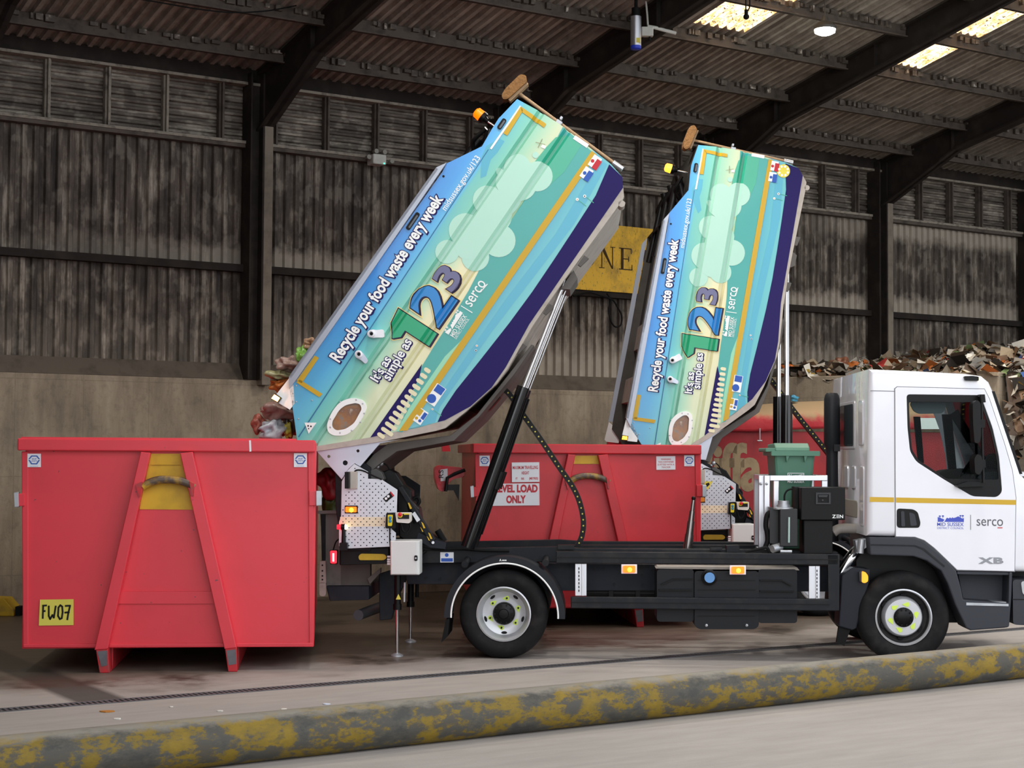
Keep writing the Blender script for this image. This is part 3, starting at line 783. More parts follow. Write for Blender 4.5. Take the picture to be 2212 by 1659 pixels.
def m_print():
    m, nt, b = nodes('body_print')
    tc = N(nt, 'ShaderNodeTexCoord'); d = N(nt, 'ShaderNodeVectorMath', operation='DOT_PRODUCT'); nt.links.new(tc.outputs['Object'], d.inputs[0]); d.inputs[1].default_value = (VH.x, 0, VH.y)
    du = N(nt, 'ShaderNodeVectorMath', operation='DOT_PRODUCT'); nt.links.new(tc.outputs['Object'], du.inputs[0]); du.inputs[1].default_value = (UH.x, 0, UH.y)
    va, vb = uv(943, 363)[1], uv(1344, 405)[1]
    f = lambda v: (v - 983) / (1337 - 983)
    mr = N_map(nt, d.outputs['Value'], va, vb)
    st = [(0, '#1f7fd4'), (f(1030), '#2f97e2'), (f(1057), '#4fb2e0'), (f(1062), '#4fb2c6'), (f(1092), '#74c6b4'), (f(1125), '#b9d8b4'), (f(1150), '#e6e0b4'), (f(1195), '#e4dbae'), (f(1236), '#bcd2a8'), (f(1247), '#3fa2bc'), (f(1275), '#52b3c0'), (1, '#6cc2c0')]
    r = ramp(nt, mr, [(max(0, min(1, a)), srgb(c)) for a, c in st])
    # the sky end of the picture is greener towards the hinge
    u0, u1 = uv(700, 930)[0], uv(900, 700)[0]
    k = ramp(nt, N_map(nt, du.outputs['Value'], u0, u1), [(0, (.4, .4, .4, 1)), (1, (0, 0, 0, 1))])
    c0 = mixc(nt, k.outputs[0], r.outputs[0], srgb('#86d2c6'))
    # higher up the picture the sky is greener and the cream thinner
    u2, u3 = uv(985, 560)[0], uv(1100, 330)[0]
    k2 = ramp(nt, N_map(nt, du.outputs['Value'], u2, u3), [(0, (0, 0, 0, 1)), (.5, (.55, .55, .55, 1)), (1, (.35, .35, .35, 1))])
    kv = ramp(nt, mr, [(f(1058), (0, 0, 0, 1)), (f(1064), (1, 1, 1, 1)), (f(1240), (1, 1, 1, 1)), (f(1246), (0, 0, 0, 1))])
    kk = N(nt, 'ShaderNodeMath', operation='MULTIPLY'); nt.links.new(k2.outputs[0], kk.inputs[0]); nt.links.new(kv.outputs[0], kk.inputs[1])
    nt.links.new(mixc(nt, kk.outputs[0], c0, srgb('#6fc0a8')), b.inputs['Base Color'])
    b.inputs['Roughness'].default_value = 0.28; b.inputs['Coat Weight'].default_value = 0.4
    return m
PRINT = m_print()
def emblem(mb, a, b, h, y):
    """rolling hills with trees, between two points a and b, h tall"""
    A, B = Vector(a), Vector(b); d = (B - A); n = Vector((-d.y, d.x)).normalized() * h
    q = lambda pts: [tuple(A + d * x + n * z) for x, z in pts]
    mb.flat(q([(0, 0), (.2, 0), (.26, .3), (.2, .42), (.12, .5), (0, .62)]), y)
    mb.flat(q([(.24, 0), (1, 0), (1, .55), (.93, .5), (.85, .68), (.78, .8), (.68, .62), (.6, .55), (.56, .66), (.52, .5), (.47, .64), (.42, .48), (.36, .6), (.32, .45), (.29, .2)]), y)
    for x, z in ((.08, .8), (.2, .82), (.87, .88), (.96, .88)):
        mb.flat(q(circle((x, z), .045, 8, .11)), y); mb.flat(q([(x - .01, z - .28), (x + .01, z - .28), (x + .01, z), (x - .01, z)]), y)
    mb.flat(q([(.0, .62), (.12, .5), (.14, .53), (.0, .68)]), y)
def lorry(fr, label, near):
    T = thing('tipper_lorry', label, 'lorry', fr, 'food waste lorries tipping')
    def part(mb, name, m, parent=T, **k): return mb.obj(name, m, parent, **k)
    def rect(x0, y0, x1, y1, d0, d1, name, m, parent=T, mb=None, **k):
        q = mb or M(); q.prism(P([(x0, y0), (x1, y0), (x1, y1), (x0, y1)], d0), d0, d1)
        return q if mb else part(q, name, m, parent, **k)
    # ---------------- wheels
    def wheel(cx, cy, R, front, y0, mir=1):
        c = p1(cx, cy); R = R * MPX; yy = lambda v: y0 + v * mir
        c = (c[0], R)
        mb = M(); ri = R * 0.61
        mb.lathe(c[0], c[1], [(ri, yy(.07)), (ri + .01, yy(.035)), (ri + .05, yy(.012)), (R * .87, yy(.01)), (R * .955, yy(.03)), (R, yy(.06)), (R, yy(.20)), (R * .955, yy(.23)), (ri + .03, yy(.24)), (ri, yy(.21))], 64)
        for k in range(0):
            pass
        w = part(mb, 'wheel', TYRE, smooth=40)
        mb = M()
        if front: pr = [(ri, .075), (ri + .004, .035), (ri - .008, .03), (ri - .014, .045), (ri - .022, .13), (.186, .15), (.176, .12), (.166, .065), (.155, .05), (.06, .05), (.0, .05)]
        else: pr = [(ri, .075), (ri + .004, .035), (ri - .008, .03), (ri - .016, .05), (ri - .03, .10), (.19, .135), (.15, .15), (.13, .152), (.0, .152)]
        mb.lathe(c[0], c[1], [(r, yy(v)) for r, v in pr], 56)
        rim = part(mb, 'rim', RIMM, w, smooth=35)
        if front: mb = M(); mb.lathe(c[0], c[1], [(ri - .018, yy(.06)), (ri - .024, yy(.128)), (.188, yy(.147)), (.178, yy(.118))], 56); part(mb, 'rim_well', mat('rim_shade_and_dirt', '#3a393a', .7), rim, smooth=35)  # dark colour holds the shade and dirt of the recess
        # the round openings of the wheel disc
        for k in range(6 if front else 5):
            a = k * 2 * math.pi / (6 if front else 5) + (.45 if front else .95)
            r0 = .190 if front else .172
            mb = M(); q = [(c[0] + r0 * math.cos(a) + .026 * math.cos(t) * -math.sin(a) + .012 * math.sin(t) * math.cos(a), c[1] + r0 * math.sin(a) + .026 * math.cos(t) * math.cos(a) + .012 * math.sin(t) * math.sin(a)) for t in [i * math.pi / 6 for i in range(12)]]
            mb.prism(q, yy(.108 if front else .135), yy(.14 if front else .16)); part(mb, 'rim_slot', HOLE, rim)
        mb = M(); hr = .085 if front else .098
        if front: mb.lathe(c[0], c[1], [(hr, yy(.052)), (hr, yy(.035)), (hr - .008, yy(.028)), (.035, yy(.02)), (.0, yy(.016))], 28)
        else: mb.lathe(c[0], c[1], [(hr, yy(.155)), (hr, yy(.075)), (hr - .01, yy(.06)), (.045, yy(.05)), (.04, yy(.035)), (.0, yy(.03))], 28)
        for k in range(10):
            a = k * math.pi / 5; rr_ = .068 if front else .078; y1 = .016 if front else .048
            mb.cyl((c[0] + rr_ * math.cos(a), yy(.06), c[1] + rr_ * math.sin(a)), (c[0] + rr_ * math.cos(a), yy(y1), c[1] + rr_ * math.sin(a)), .008, seg=6)
        part(mb, 'hub', BLK, w, smooth=35)
        for k in range(6):
            a = k * math.pi / 3 + (.25 if front else .35); rr_ = .115 if front else .132; y1 = .045 if front else .145
            e = Vector((math.cos(a), math.sin(a))); tn = Vector((-e.y, e.x)); o = Vector(c) + e * rr_
            mb = M(); tip = tn * .040 * (1 if k % 2 else -1)
            q = [o + e * .021 * math.cos(t) + tn * .021 * math.sin(t) * (1 if k % 2 else -1) for t in [math.pi + i * math.pi / 6 for i in range(7)]] + [o + tip - e * .012]
            mb.prism([(v.x, v.y) for v in q], yy(y1), yy(y1 + .008)); part(mb, 'nut_marker', LIME, w)
            if not front: mb = M(); mb.cyl((o.x, yy(y1 + .01), o.y), (o.x, yy(y1 - .012), o.y), .009, seg=8); part(mb, 'wheel_nut', CHAS, w)
        return w
    wheel(1087.5, 1330, 95.5, False, 0.0); wheel(1954, 1336, 97.5, True, 0.0)
    c = p1(1087.5, 1330)[0]; cf = p1(1954, 1336)[0]
    for cx, y0 in ((c, .28), (c, 1.55), (c, 1.82), (cf, 1.8)):
        mb = M(); R = .388; mb.lathe(cx, R, [(.0, y0 + .1), (.2, y0 + .1), (.24, y0 + .03), (.33, y0), (.37, y0 + .02), (R, y0 + .06), (R, y0 + .2), (.36, y0 + .24), (.24, y0 + .24), (.2, y0 + .15), (0, y0 + .15)], 40)
        part(mb, 'wheel', TYRE, smooth=40)
    mb = M(); mb.cyl((c, .2, .39), (c, 1.9, .39), .07); mb.ball((c, 1.05, .39), .17); part(mb, 'rear_axle', BLK)
    mb = M(); mb.box(cf - .05, cf + .05, .25, 1.85, .3, .4); part(mb, 'front_axle', BLK)
    # ---------------- chassis
    mb = M()
    for y in (.55, 1.45):
        q = P([(870, 1215), (1215, 1217), (1860, 1224), (2150, 1232), (2150, 1280), (1420, 1276), (1180, 1276), (1130, 1263), (880, 1262)], .55)
        mb.prism(q, y, y + .08)
    for x in (900, 1250, 1600, 1900): a = p1(x, 1240, .55); mb.box(a[0], a[0] + .08, .6, 1.5, a[1] - .08, a[1] + .06)
    fr_ = part(mb, 'chassis_frame', CHASB, bev=.005)
    mb = M()
    for y in (.40, 1.58):
        mb.prism(P([(906, 1187), (1205, 1181), (1260, 1185), (1640, 1187), (1810, 1192), (1810, 1216), (1195, 1214), (906, 1217)], .4), y, y + .1)
    part(mb, 'subframe', CHAS, bev=.006)
    rect(1240, 1178, 1640, 1187, 1.2, 1.3, 'cross_rail', CHAS)
    rect(1205, 1171, 1500, 1183, 1.75, 1.85, 'cross_rail', CHAS)
    # bolts along the frame
    for x, y in ((1000, 1226), (1010, 1226), (920, 1248), (950, 1250), (1283, 1229), (1293, 1229), (1304, 1229), (1385, 1226), (1387, 1243), (1328, 1262), (1388, 1264), (1408, 1232)):
        a = p1(x, y, .55); mb = M(); mb.cyl((a[0], .56, a[1]), (a[0], .535, a[1]), .012, seg=6); part(mb, 'frame_bolt', CHAS, fr_)
    rect(1205, 1178, 1240, 1187, .36, .5, 'frame_bracket', CHAS)
    fs = rect(951, 1193, 980, 1215, .394, .4, 'frame_sticker', WHITE, label='small white and blue notice')
    rect(953, 1206, 978, 1213, .391, .394, 'sticker_panel', BLUED, fs)
    mb = M(); mb.prism(circle(p1(965, 1199, .39), .017, 16), .391, .394); mb.obj('sticker_symbol', BLUED, fs)
    # ---------------- rear mudguard and flap
    cx, cz = p1(1090, 1331)
    mb = M(); ro, ri = .528, .47; arc = [math.radians(a) for a in range(-2, 184, 4)]
    q = [(cx + ro * math.cos(a), cz + ro * .985 * math.sin(a)) for a in arc] + [(cx + (ro - .035) * math.cos(a), cz + (ro - .035) * .985 * math.sin(a)) for a in reversed(arc)]
    mb.prism(q, .0, .62)
    q = [(cx + ro * math.cos(a), cz + ro * .985 * math.sin(a)) for a in arc] + [(cx + ri * math.cos(a), cz + ri * .985 * math.sin(a)) for a in reversed(arc)]
    mb.prism(q, -.02, .02); mg = part(mb, 'mudguard', mat('mudguard_plastic', '#212329', .5), smooth=30)
    mb = M(); mb.tube([(cx + .468 * math.cos(a), -.018, cz + .468 * .985 * math.sin(a)) for a in arc], .008, 8); part(mb, 'mudguard_trim', WPRINT, mg, smooth=60, label='white edging')
    mb = M(); put_text(mb, 'A', p1(1079, 1212), p1(1083.5, 1212), .02, -.0215, .02); [mb.flat(P([(x, 1208.6), (x + 1.6, 1208.6), (x + 1.6, 1211.6), (x, 1211.6)]), -.0215) for x in (1085, 1087.5, 1090, 1092.5)]; part(mb, 'mudguard_mark', WPRINT, mg, normals=False)
    mb = M(); q = P([(963, 1338), (971, 1336), (967, 1375), (953, 1388)]); mb.prism(q, .0, .5); part(mb, 'mudflap', BLACK)
    mb = M()
    for x, y in ((1003, 1220), (1178, 1217)): a = p1(x, y); mb.cyl((a[0], .05, a[1]), (a[0], .6, a[1] + .03), .03)
    part(mb, 'mudguard_stay', CHAS)
    # ---------------- side guard
    mb = M(); mb.prism(P([(1201, 1191), (1812, 1197), (1812, 1221), (1201, 1217)]), .0, .06); mb.prism(P([(1233, 1289), (1792, 1294), (1792, 1320), (1233, 1314)]), .0, .05)
    mb.prism(P([(1788, 1197), (1814, 1197), (1813, 1320), (1790, 1320)]), .0, .06)
    sg = part(mb, 'side_guard', CHAS, bev=.008)
    mb = M(); mb.prism(P([(1201, 1203), (1812, 1208), (1812, 1210), (1201, 1205)]), -.004, 0); mb.prism(P([(1233, 1300), (1792, 1305), (1792, 1307), (1233, 1302)]), -.004, 0); part(mb, 'guard_groove', BLK, sg)
    for x0, y0, x1, y1 in ((1242.5, 1218, 1267, 1288), (1748.5, 1223, 1772, 1294)):
        mb = M(); mb.prism(P([(x0, y0), (x1, y0), (x1, y1), (x0, y1)]), .03, .06); mb.prism(P([(x0 + 14, y0), (x0 + 19, y0), (x0 + 19, y1), (x0 + 14, y1)]), .02, .03)
        gp = part(mb, 'guard_post', ALU, sg, bev=.003, label='bare aluminium upright')
        mb = M(); sx = x0 + 8 if x0 < 1500 else x0 + 17
        k = y0 + 8
        while k < y1 - 6: mb.prism(P([(sx - 1, k), (sx + 1, k), (sx + 1, k + 5), (sx - 1, k + 5)]), .018, .031); k += 8
        part(mb, 'post_slot', HOLE, gp)
    def lamp(x0, y0, x1, y1, d, back=True, lit=True, parent=sg, name='marker_lamp'):
        mb = M()
        mb.prism(P([(x0, y0), (x1, y0), (x1, y1), (x0, y1)], d), d - .012, d)
        lp = part(mb, name, WHITE if back else BLK, parent, bev=.003)
        i = 4 if back else 2; w = x1 - x0
        mb = M(); mb.prism(round_poly(P([(x0 + i, y0 + 2.5), (x1 - i, y0 + 2.5), (x1 - i, y1 - 2.5), (x0 + i, y1 - 2.5)], d), .01), d - .032, d - .011); part(mb, 'lamp_lens', AMBER if lit else AMBOFF, lp, bev=.004, label='lit amber lens' if lit else 'amber lens')
        if lit:
            mb = M(); o = p1((x0 + x1) / 2 + 1, (y0 + y1) / 2 + 1, d); mb.lathe(o[0], o[1], [(.0, d - .036), (.018, d - .035), (.022, d - .03)], 16); part(mb, 'lamp_bulb', AMBC, lp)
        return lp
    lamp(1342, 1219, 1376, 1239, .0); lamp(1576, 1221, 1611, 1241, .0)
    # ---------------- tank under the frame
    mb = M()
    for x0, x1, yb in ((1419, 1499, 1343), (1638, 1722, 1346)):
        mb.prism(round_poly(P([(x0, 1230), (x1, 1230), (x1, yb), (x0, yb)], .12), .03), .12, .62)
    mb.prism(round_poly(P([(1500, 1234), (1639, 1234), (1639, 1352), (1630, 1359), (1510, 1359), (1500, 1352)], .1), .03), .09, .64)
    ft = part(mb, 'fuel_tank', mat('tank_black_plastic', '#1a1b20', .42), bev=.012)
    mb = M()
    for l in ([(1428, 1262), (1455, 1250), (1497, 1250), (1497, 1252), (1456, 1252), (1430, 1264)], [(1507, 1253), (1632, 1253), (1632, 1255), (1507, 1255)], [(1507, 1273), (1632, 1273), (1632, 1276), (1507, 1276)], [(1642, 1253), (1690, 1253), (1712, 1264), (1709, 1266), (1689, 1255), (1642, 1255)], [(1642, 1276), (1716, 1277), (1716, 1279), (1642, 1278)], [(1424, 1273), (1495, 1273), (1495, 1276), (1424, 1276)], [(1507, 1330), (1632, 1330), (1632, 1332), (1507, 1332)]):
        mb.prism(P(l, .08), .085, .125)
    part(mb, 'tank_rib', BLK, ft)
    mb = M(); mb.prism(P([(1417, 1228), (1421, 1224), (1722, 1226), (1727, 1232), (1700, 1231), (1538, 1230)], .14), .14, .5); part(mb, 'tank_strap', BEIGE, ft)
    o = p1(1532, 1247, .08); mb = M(); mb.lathe(o[0], o[1], [(.068, .10), (.068, .05), (.05, .045), (.045, .04)], 24); mb.lathe(o[0], o[1], [(.0, .035), (.045, .035), (.047, .05)], 24, mi=1); part(mb, 'filler_cap', [BLK, mat('cap_blue', '#5f95d0', .4)], ft, smooth=40, label='black filler with a pale blue cap')
    for x in (1526, 1613): o = p1(x, 1351, .08); mb = M(); mb.lathe(o[0], o[1], [(0, .07), (.012, .075), (.014, .09)], 10); part(mb, 'tank_bolt', GALV, ft)
    mb = M()
    for x in (1320, 1378): a = p1(x, 1282, .6); mb.box(a[0] - .02, a[0] + .02, .6, .7, a[1] - .06, a[1] + .04)
    a = p1(1267, 1281, .65); b = p1(1420, 1283, .65); mb.cyl((a[0], .7, a[1]), (b[0], .7, b[1]), .05); part(mb, 'propeller_shaft', BLK)
    # ---------------- gear on the deck behind the cab
    mb = M(); mb.prism(P([(1639, 1027), (1650, 1027), (1650, 1190), (1639, 1190)], .5), .5, .55); mb.prism(P([(1651, 1027), (1663, 1027), (1663, 1190), (1651, 1190)], .45), .45, .5)
    mb.prism(P([(1663, 1027), (1788, 1027), (1788, 1038.5), (1663, 1038.5)], .45), .45, .5); mb.prism(P([(1671, 1038), (1682.5, 1038), (1682.5, 1190), (1671, 1190)], .46), .46, .5); mb.prism(P([(1775, 1038), (1788, 1038), (1788, 1190), (1775, 1190)], .46), .46, .5)
    a = P([(1651, 1027), (1663, 1038)], .45); mb.box(a[0][0], a[1][0], .5, 1.3, a[1][1], a[0][1]); a2 = P([(1776, 1027), (1788, 1038)], .45); mb.box(a2[0][0], a2[1][0], .5, 1.3, a2[1][1], a2[0][1])
    mb.box(a[0][0], a2[1][0], 1.3, 1.35, a[1][1], a[0][1]); z_ = p1(1640, 1190, .5)[1]; mb.box(a[0][0], a2[1][0], .5, 1.3, z_ - .03, z_)
    mb.box(a[0][0], a[1][0], 1.3, 1.35, z_, a[0][1]); mb.box(a2[0][0], a2[1][0], 1.3, 1.35, z_, a[0][1])
    bf = part(mb, 'bin_frame', ALU, bev=.004, label='white aluminium frame holding the bin')
    for x in (1644, 1656): o = p1(x, 1045, .45); mb = M(); mb.lathe(o[0], o[1], [(0, .43), (.012, .435), (.014, .452)], 10); part(mb, 'frame_rivet', GALV, bf)
    mb = M(); mb.prism(P([(1730, 1053), (1826, 1053), (1826, 1123.5), (1730, 1123.5)], .12), .12, .5); mb.prism(P([(1722, 1052), (1730, 1053), (1730, 1123.5), (1722, 1121)], .12), .30, .5)
    mb.prism(P([(1736, 1123), (1799, 1123), (1799, 1197), (1736, 1197)], .16), .16, .45)
    tb = part(mb, 'equipment_box', mat('equipment_black', '#0b0b0d', .5), bev=.008)
    mb = M(); q = P([(1762, 1064), (1794, 1064), (1794, 1089), (1762, 1089)], .12); h = P([(1766, 1068), (1790, 1068), (1790, 1086), (1766, 1086)], .12); mb.prism(q, .108, .12, [h]); mb.prism(P([(1767, 1069), (1788, 1069), (1786, 1074), (1768, 1074)], .12), .1, .12); o = p1(1777, 1081, .12); mb.lathe(o[0], o[1], [(0, .112), (.009, .113), (.009, .12)], 10)
    part(mb, 'box_latch', mat('latch_black', '#26262a', .35, .3), tb)
    mb = M(); put_text(mb, 'Z', p1(1798, 1119, .12), p1(1805, 1119, .12), .028, .1175, .02); put_text(mb, 'N', p1(1814, 1119, .12), p1(1821, 1119, .12), .028, .1175, .02)
    for z in (1112.5, 1115.4, 1118.3): mb.flat(P([(1806.5, z - .6), (1812.5, z - .6), (1812.5, z + .6), (1806.5, z + .6)], .12), .1175)
    part(mb, 'box_lettering', WPRINT, tb, normals=False)
    mb = M(); mb.prism(P([(1685, 1100), (1723, 1099), (1723, 1181), (1685, 1181)], .14), .14, .42); mb.prism(P([(1666, 1096), (1685, 1100), (1685, 1181), (1666, 1176)], .14), .26, .42); ot = part(mb, 'oil_tank', mat('oil_tank_black', '#18181c', .4, .2), bev=.006)
    o = p1(1704, 1146, .14); a, b = p1(1704, 1117, .14), p1(1703.5, 1172, .14); mb = M(); mb.tube([(a[0], .125, a[1]), (b[0], .125, b[1])], .009); part(mb, 'level_glass', mat('level_tube', '#a9c3bd', .2), ot)
    a = p1(1694, 1098, .2); mb = M(); mb.lathez((a[0], .25, a[1] - .01), [(.09, 0), (.085, .015), (.06, .02), (.06, .04), (.05, .04), (.05, .075)], 20); part(mb, 'oil_cap', GALV, ot, smooth=40)
    mb = M(); q = [p1(*c, .2) for c in ((1697, 1085), (1697, 1070), (1703, 1060), (1714, 1056))]; mb.tube(smooth_path([(x, .27, z) for x, z in q]), .008); part(mb, 'hydraulic_hose', BLACK, smooth=60); mb = M(); q = [p1(*c, .3) for c in ((1665, 1106), (1657, 1113), (1654, 1135), (1657, 1150), (1658, 1168), (1653, 1182))]; mb.tube(smooth_path([(x, .3, z) for x, z in q]), .022, 10); part(mb, 'hydraulic_hose', BLACK, smooth=60); mb = M(); q = [p1(*c, .2) for c in ((1610, 1192), (1640, 1186), (1656, 1183), (1663, 1193), (1671, 1190))]; mb.tube(smooth_path([(x, .2, z) for x, z in q]), .014)
    part(mb, 'hydraulic_hose', BLACK, smooth=60)
    a = p1(1673, 1186, .15); mb = M(); mb.cyl((a[0] - .02, .15, a[1]), (a[0] + .06, .2, a[1] + .02), .035); mb.cyl((a[0] + .05, .14, a[1] - .02), (a[0] + .15, .14, a[1] - .02), .014); part(mb, 'hose_coupling', GALV, smooth=40)
    mb = M(); mb.prism(P([(1570, 1179), (1597, 1178), (1597, 1193), (1570, 1193)], .35), .35, .5); mb.prism(P([(1535, 1184), (1560, 1184), (1560, 1189), (1535, 1189)], .35), .35, .4); part(mb, 'valve_block', CHAS)
    # telescopic cylinder standing on the deck
    b0, t0 = Vector(p1(1485, 1189, .9)), Vector(p1(1498, 1080, .9)); rr_ = [.044, .036, .028, .020]; mb = M()
    for k in range(4):
        a = b0.lerp(t0, (0, .30, .56, .76)[k]); b = b0.lerp(t0, (.32, .58, .78, 1)[k]); mb.cyl((a.x, .9, a.y), (b.x, .9, b.y), rr_[k], rr_[k] - .003, 20)
    tc_ = part(mb, 'telescopic_cylinder', mat('cylinder_steel', '#8d8684', .2, .9), smooth=40)
    mb = M(); mb.ball((t0.x, .9, t0.y + .015), .02); part(mb, 'ball_end', BLK, tc_, smooth=60)
    # ---------------- lifting rams, each with two rods
    mb_pairs = ((.24, 0), (.70, 0))
    R2 = Matrix.Rotation(-TILT2, 3, 'Y'); pv = p1(742, 1001); pv = Vector((pv[0], 0, pv[1]))
    for y, _ in mb_pairs:
        b0 = Vector(p1(1010, 1182, .24)); mid = Vector(p1(1131, 836, .24)); end = Vector(p1(1221, 604, .24))
        if not near:
            e3 = pv + R2 @ (Vector((end.x, 0, end.y)) - pv); end = Vector((e3.x, e3.z)); mid = b0 + (end - b0).normalized() * (mid - b0).length
        d3 = lambda v, dy=0: (v.x, y + dy, v.y)
        mb = M(); mb.cyl(d3(b0), d3(b0.lerp(mid, .4)), .062, .06, 24); mb.cyl(d3(b0.lerp(mid, .4)), d3(mid), .06, .058, 24); rm = part(mb, 'lifting_ram', CYLB, smooth=40)
        mb = M(); mb.cyl(d3(mid), d3(end), .022, .02, 18); nn = Vector((-(end - mid).y, (end - mid).x)).normalized() * -.035
        mb.cyl(d3(mid + nn, .05), d3(end + nn, .05), .008, seg=10); part(mb, 'ram_rod', CHROME, rm, smooth=40)
        mb = M(); mb.tube([d3(b0.lerp(mid, .08) - nn * -1.8), d3(b0.lerp(mid, .95) - nn * -1.8)], .008); q = b0.lerp(mid, .38) + nn * 1.9; mb.cyl(d3(q), d3(q + (mid - b0).normalized() * .16), .03, seg=12); part(mb, 'ram_pipe', BLK, rm)
    # ---------------- cable chain from the deck to the body
    e_px = [(1062, 840)]
    cc = [Vector(p1(*c, .8)) for c in ((1245, 1184), (1257, 1158), (1260, 1125), (1252, 1085), (1236, 1050), (1205, 1005), (1165, 945), (1128, 893), (1112, 868), (1095, 846), (1076, 838), (1060, 842))]
    if not near:
        e3 = pv + R2 @ (Vector((cc[-1].x, 0, cc[-1].y)) - pv); en = Vector((e3.x, e3.z)); st_ = cc[0]
        cc = [st_, st_ + Vector((.05, .12)), st_ + Vector((.02, .35)), st_.lerp(en, .4) + Vector((.18, .05)), st_.lerp(en, .7) + Vector((.10, .02)), st_.lerp(en, .9) + Vector((.04, .03)), en]
    sp_ = smooth_path([(v.x, 0, v.y) for v in cc], 6); mb = M(); dots = M(); L = R_ = None; w = .025; acc = 0
    lft, rgt = [], []
    for i, q in enumerate(sp_):
        d = (sp_[min(i + 1, len(sp_) - 1)] - sp_[max(i - 1, 0)]).normalized(); n = Vector((-d.z, 0, d.x)) * w
        lft.append((q.x + n.x, q.z + n.z)); rgt.append((q.x - n.x, q.z - n.z))
        if i:
            s0 = sp_[i - 1]; L_ = (q - s0).length; k = .055 - acc
            while k < L_:
                o = s0.lerp(q, k / L_); mb.prism(circle((o.x, o.z), .0075, 8), .774, .781, mi=1); k += .055
            acc = (acc + L_) % .055
    for i in range(len(lft) - 1): mb.prism([lft[i], lft[i + 1], rgt[i + 1], rgt[i]], .78, .86)
    ch = part(mb, 'cable_chain', [BLK, mat('pin_yellow', '#cfc04e', .5)])
    # ---------------- rear of the lorry: perforated guards, boxes, legs, lamps
    PL = [(765, 1002), (751, 1016), (738, 1040), (736.5, 1116), (732, 1128), (732, 1180), (751, 1185), (842, 1181), (855, 1166), (855, 1151), (846, 1143), (857, 1107), (858.5, 1058), (823, 1035), (795, 1034), (795, 1019)]
    for y, nm in ((.02, 1), (2.05, 0)):
        mb = M(); mb.prism(P(PL, .02), y, y + .012); pg = part(mb, 'perforated_guard', PLATE if nm else CHAS, bev=.002)
        if nm:
            mb = M(); ins = offset_poly(PL, 4); k = 0; yy_ = 1012
            def inside(x, y, poly):
                r = False
                for i in range(len(poly)):
                    (x1, y1), (x2, y2) = poly[i - 1], poly[i]
                    if (y1 > y) != (y2 > y) and x < (x2 - x1) * (y - y1) / (y2 - y1) + x1: r = not r
                return r
            while yy_ < 1183:
                x = 741 + (6.4 if k % 2 else 0)
                while x < 858:
                    if inside(x, yy_, ins) and not (744 < x < 776 and 1012 < yy_ < 1058): mb.prism(circle(p1(x, yy_, .02), .0055, 8), .0185, .021)
                    x += 12.8
                yy_ += 6.4; k += 1
            part(mb, 'perforation', HOLE, pg)
            mb = M(); mb.prism(P([(735, 1116.5), (834, 1117), (834, 1137), (733, 1138)], .02), .0190, .021); part(mb, 'reflective_band', mat('band_cream', '#e6dcc0', .4), pg)
            mb = M(); mb.prism(P([(748, 1019), (757, 1019), (757, 1055), (748, 1055)], .0), -.10, .02); mb.prism(P([(757, 1018), (772, 1019), (772, 1056), (757, 1057)], .0), -.02, .02, mi=1); wl = part(mb, 'work_lamp', [BLK, BEIGE], pg, bev=.004)
            mb = M(); q = [p1(*c, .0) for c in ((766, 1040), (764, 1025), (770, 1016), (785, 1017), (805, 1027), (825, 1036))]; mb.tube(smooth_path([(x, -.01, z) for x, z in q]), .007); part(mb, 'lamp_cable', BLACK, wl)
            mb = M(); mb.prism(P([(827, 1077), (845, 1062), (852, 1071), (834, 1085)], .02), .015, .021); kl = part(mb, 'guard_sticker', BLK, pg)
            mb = M(); mb.prism(P([(843, 1064), (845, 1062), (852, 1071), (849, 1073)], .02), .0135, .0155); part(mb, 'sticker_edge', INKRED, kl)
            mb = M(); mb.flat(circle(p1(834, 1077, .02), .012, 12), .0135); mb.flat(circle(p1(839, 1072, .02), .012, 12), .0135); part(mb, 'sticker_symbol', WHITE, kl)
            if not near:
                mb = M(); mb.prism(P([(767, 1051), (795, 1051), (781, 1075)], .02), .015, .0205); ws = part(mb, 'warning_triangle', LABELY, pg)
                mb = M(); mb.prism(P([(776, 1057), (784, 1054), (787, 1059), (780, 1066), (777, 1064)], .02), .0135, .015); part(mb, 'triangle_symbol', INK, ws)
            lamp(745, 1092, 773, 1109, .02, False, near, pg)
    # hinge posts inside the guards and a heap of linkage
    mb = M(); 
    for y in (.1, 1.9): mb.prism(P([(722, 980), (760, 980), (800, 1010), (800, 1190), (740, 1190), (725, 1100)], .1), y, y + .08)
    part(mb, 'hinge_post', CHAS, bev=.006)
    mb = M(); mb.prism(P([(795, 1018), (812, 1012), (824, 1020), (830, 1034), (826, 1040), (795, 1036)], .15), .15, .3); lk = part(mb, 'linkage_bracket', mat('bracket_grey', '#4a4947', .5), bev=.004)
    mb = M(); mb.prism(P([(822, 1022), (840, 1013), (856, 1022), (872, 1048), (889, 1060), (889, 1082), (905, 1098), (912, 1145), (960, 1172), (958, 1186), (905, 1190), (862, 1160), (857, 1060), (830, 1040)], .35), .35, .6); part(mb, 'lifting_linkage', BLK, bev=.01)
    mb = M(); mb.prism(P([(858, 1052), (868, 1050), (940, 1165), (932, 1178)], .25), .25, .33); lb = part(mb, 'lifting_arm', CHAS, bev=.006)
    for o in ([(881, 1086), (884, 1086), (890, 1098), (886, 1100)], [(910, 1127), (914, 1130), (919, 1141), (915, 1141)], [(925, 1150), (929, 1153), (934, 1164), (930, 1164)], [(908, 1138), (911, 1142), (915, 1149), (912, 1148)], [(922, 1158), (925, 1161), (929, 1168), (926, 1167)]):
        mb = M(); mb.prism(P(o, .25), .244, .25); part(mb, 'hazard_mark', mat('hazard_yellow', '#e0b21e', .5), lb)
    mb = M(); mb.prism(P([(890, 1110), (896, 1105), (908, 1123), (901, 1128)], .25), .243, .249); part(mb, 'arm_label', WHITE, lb)
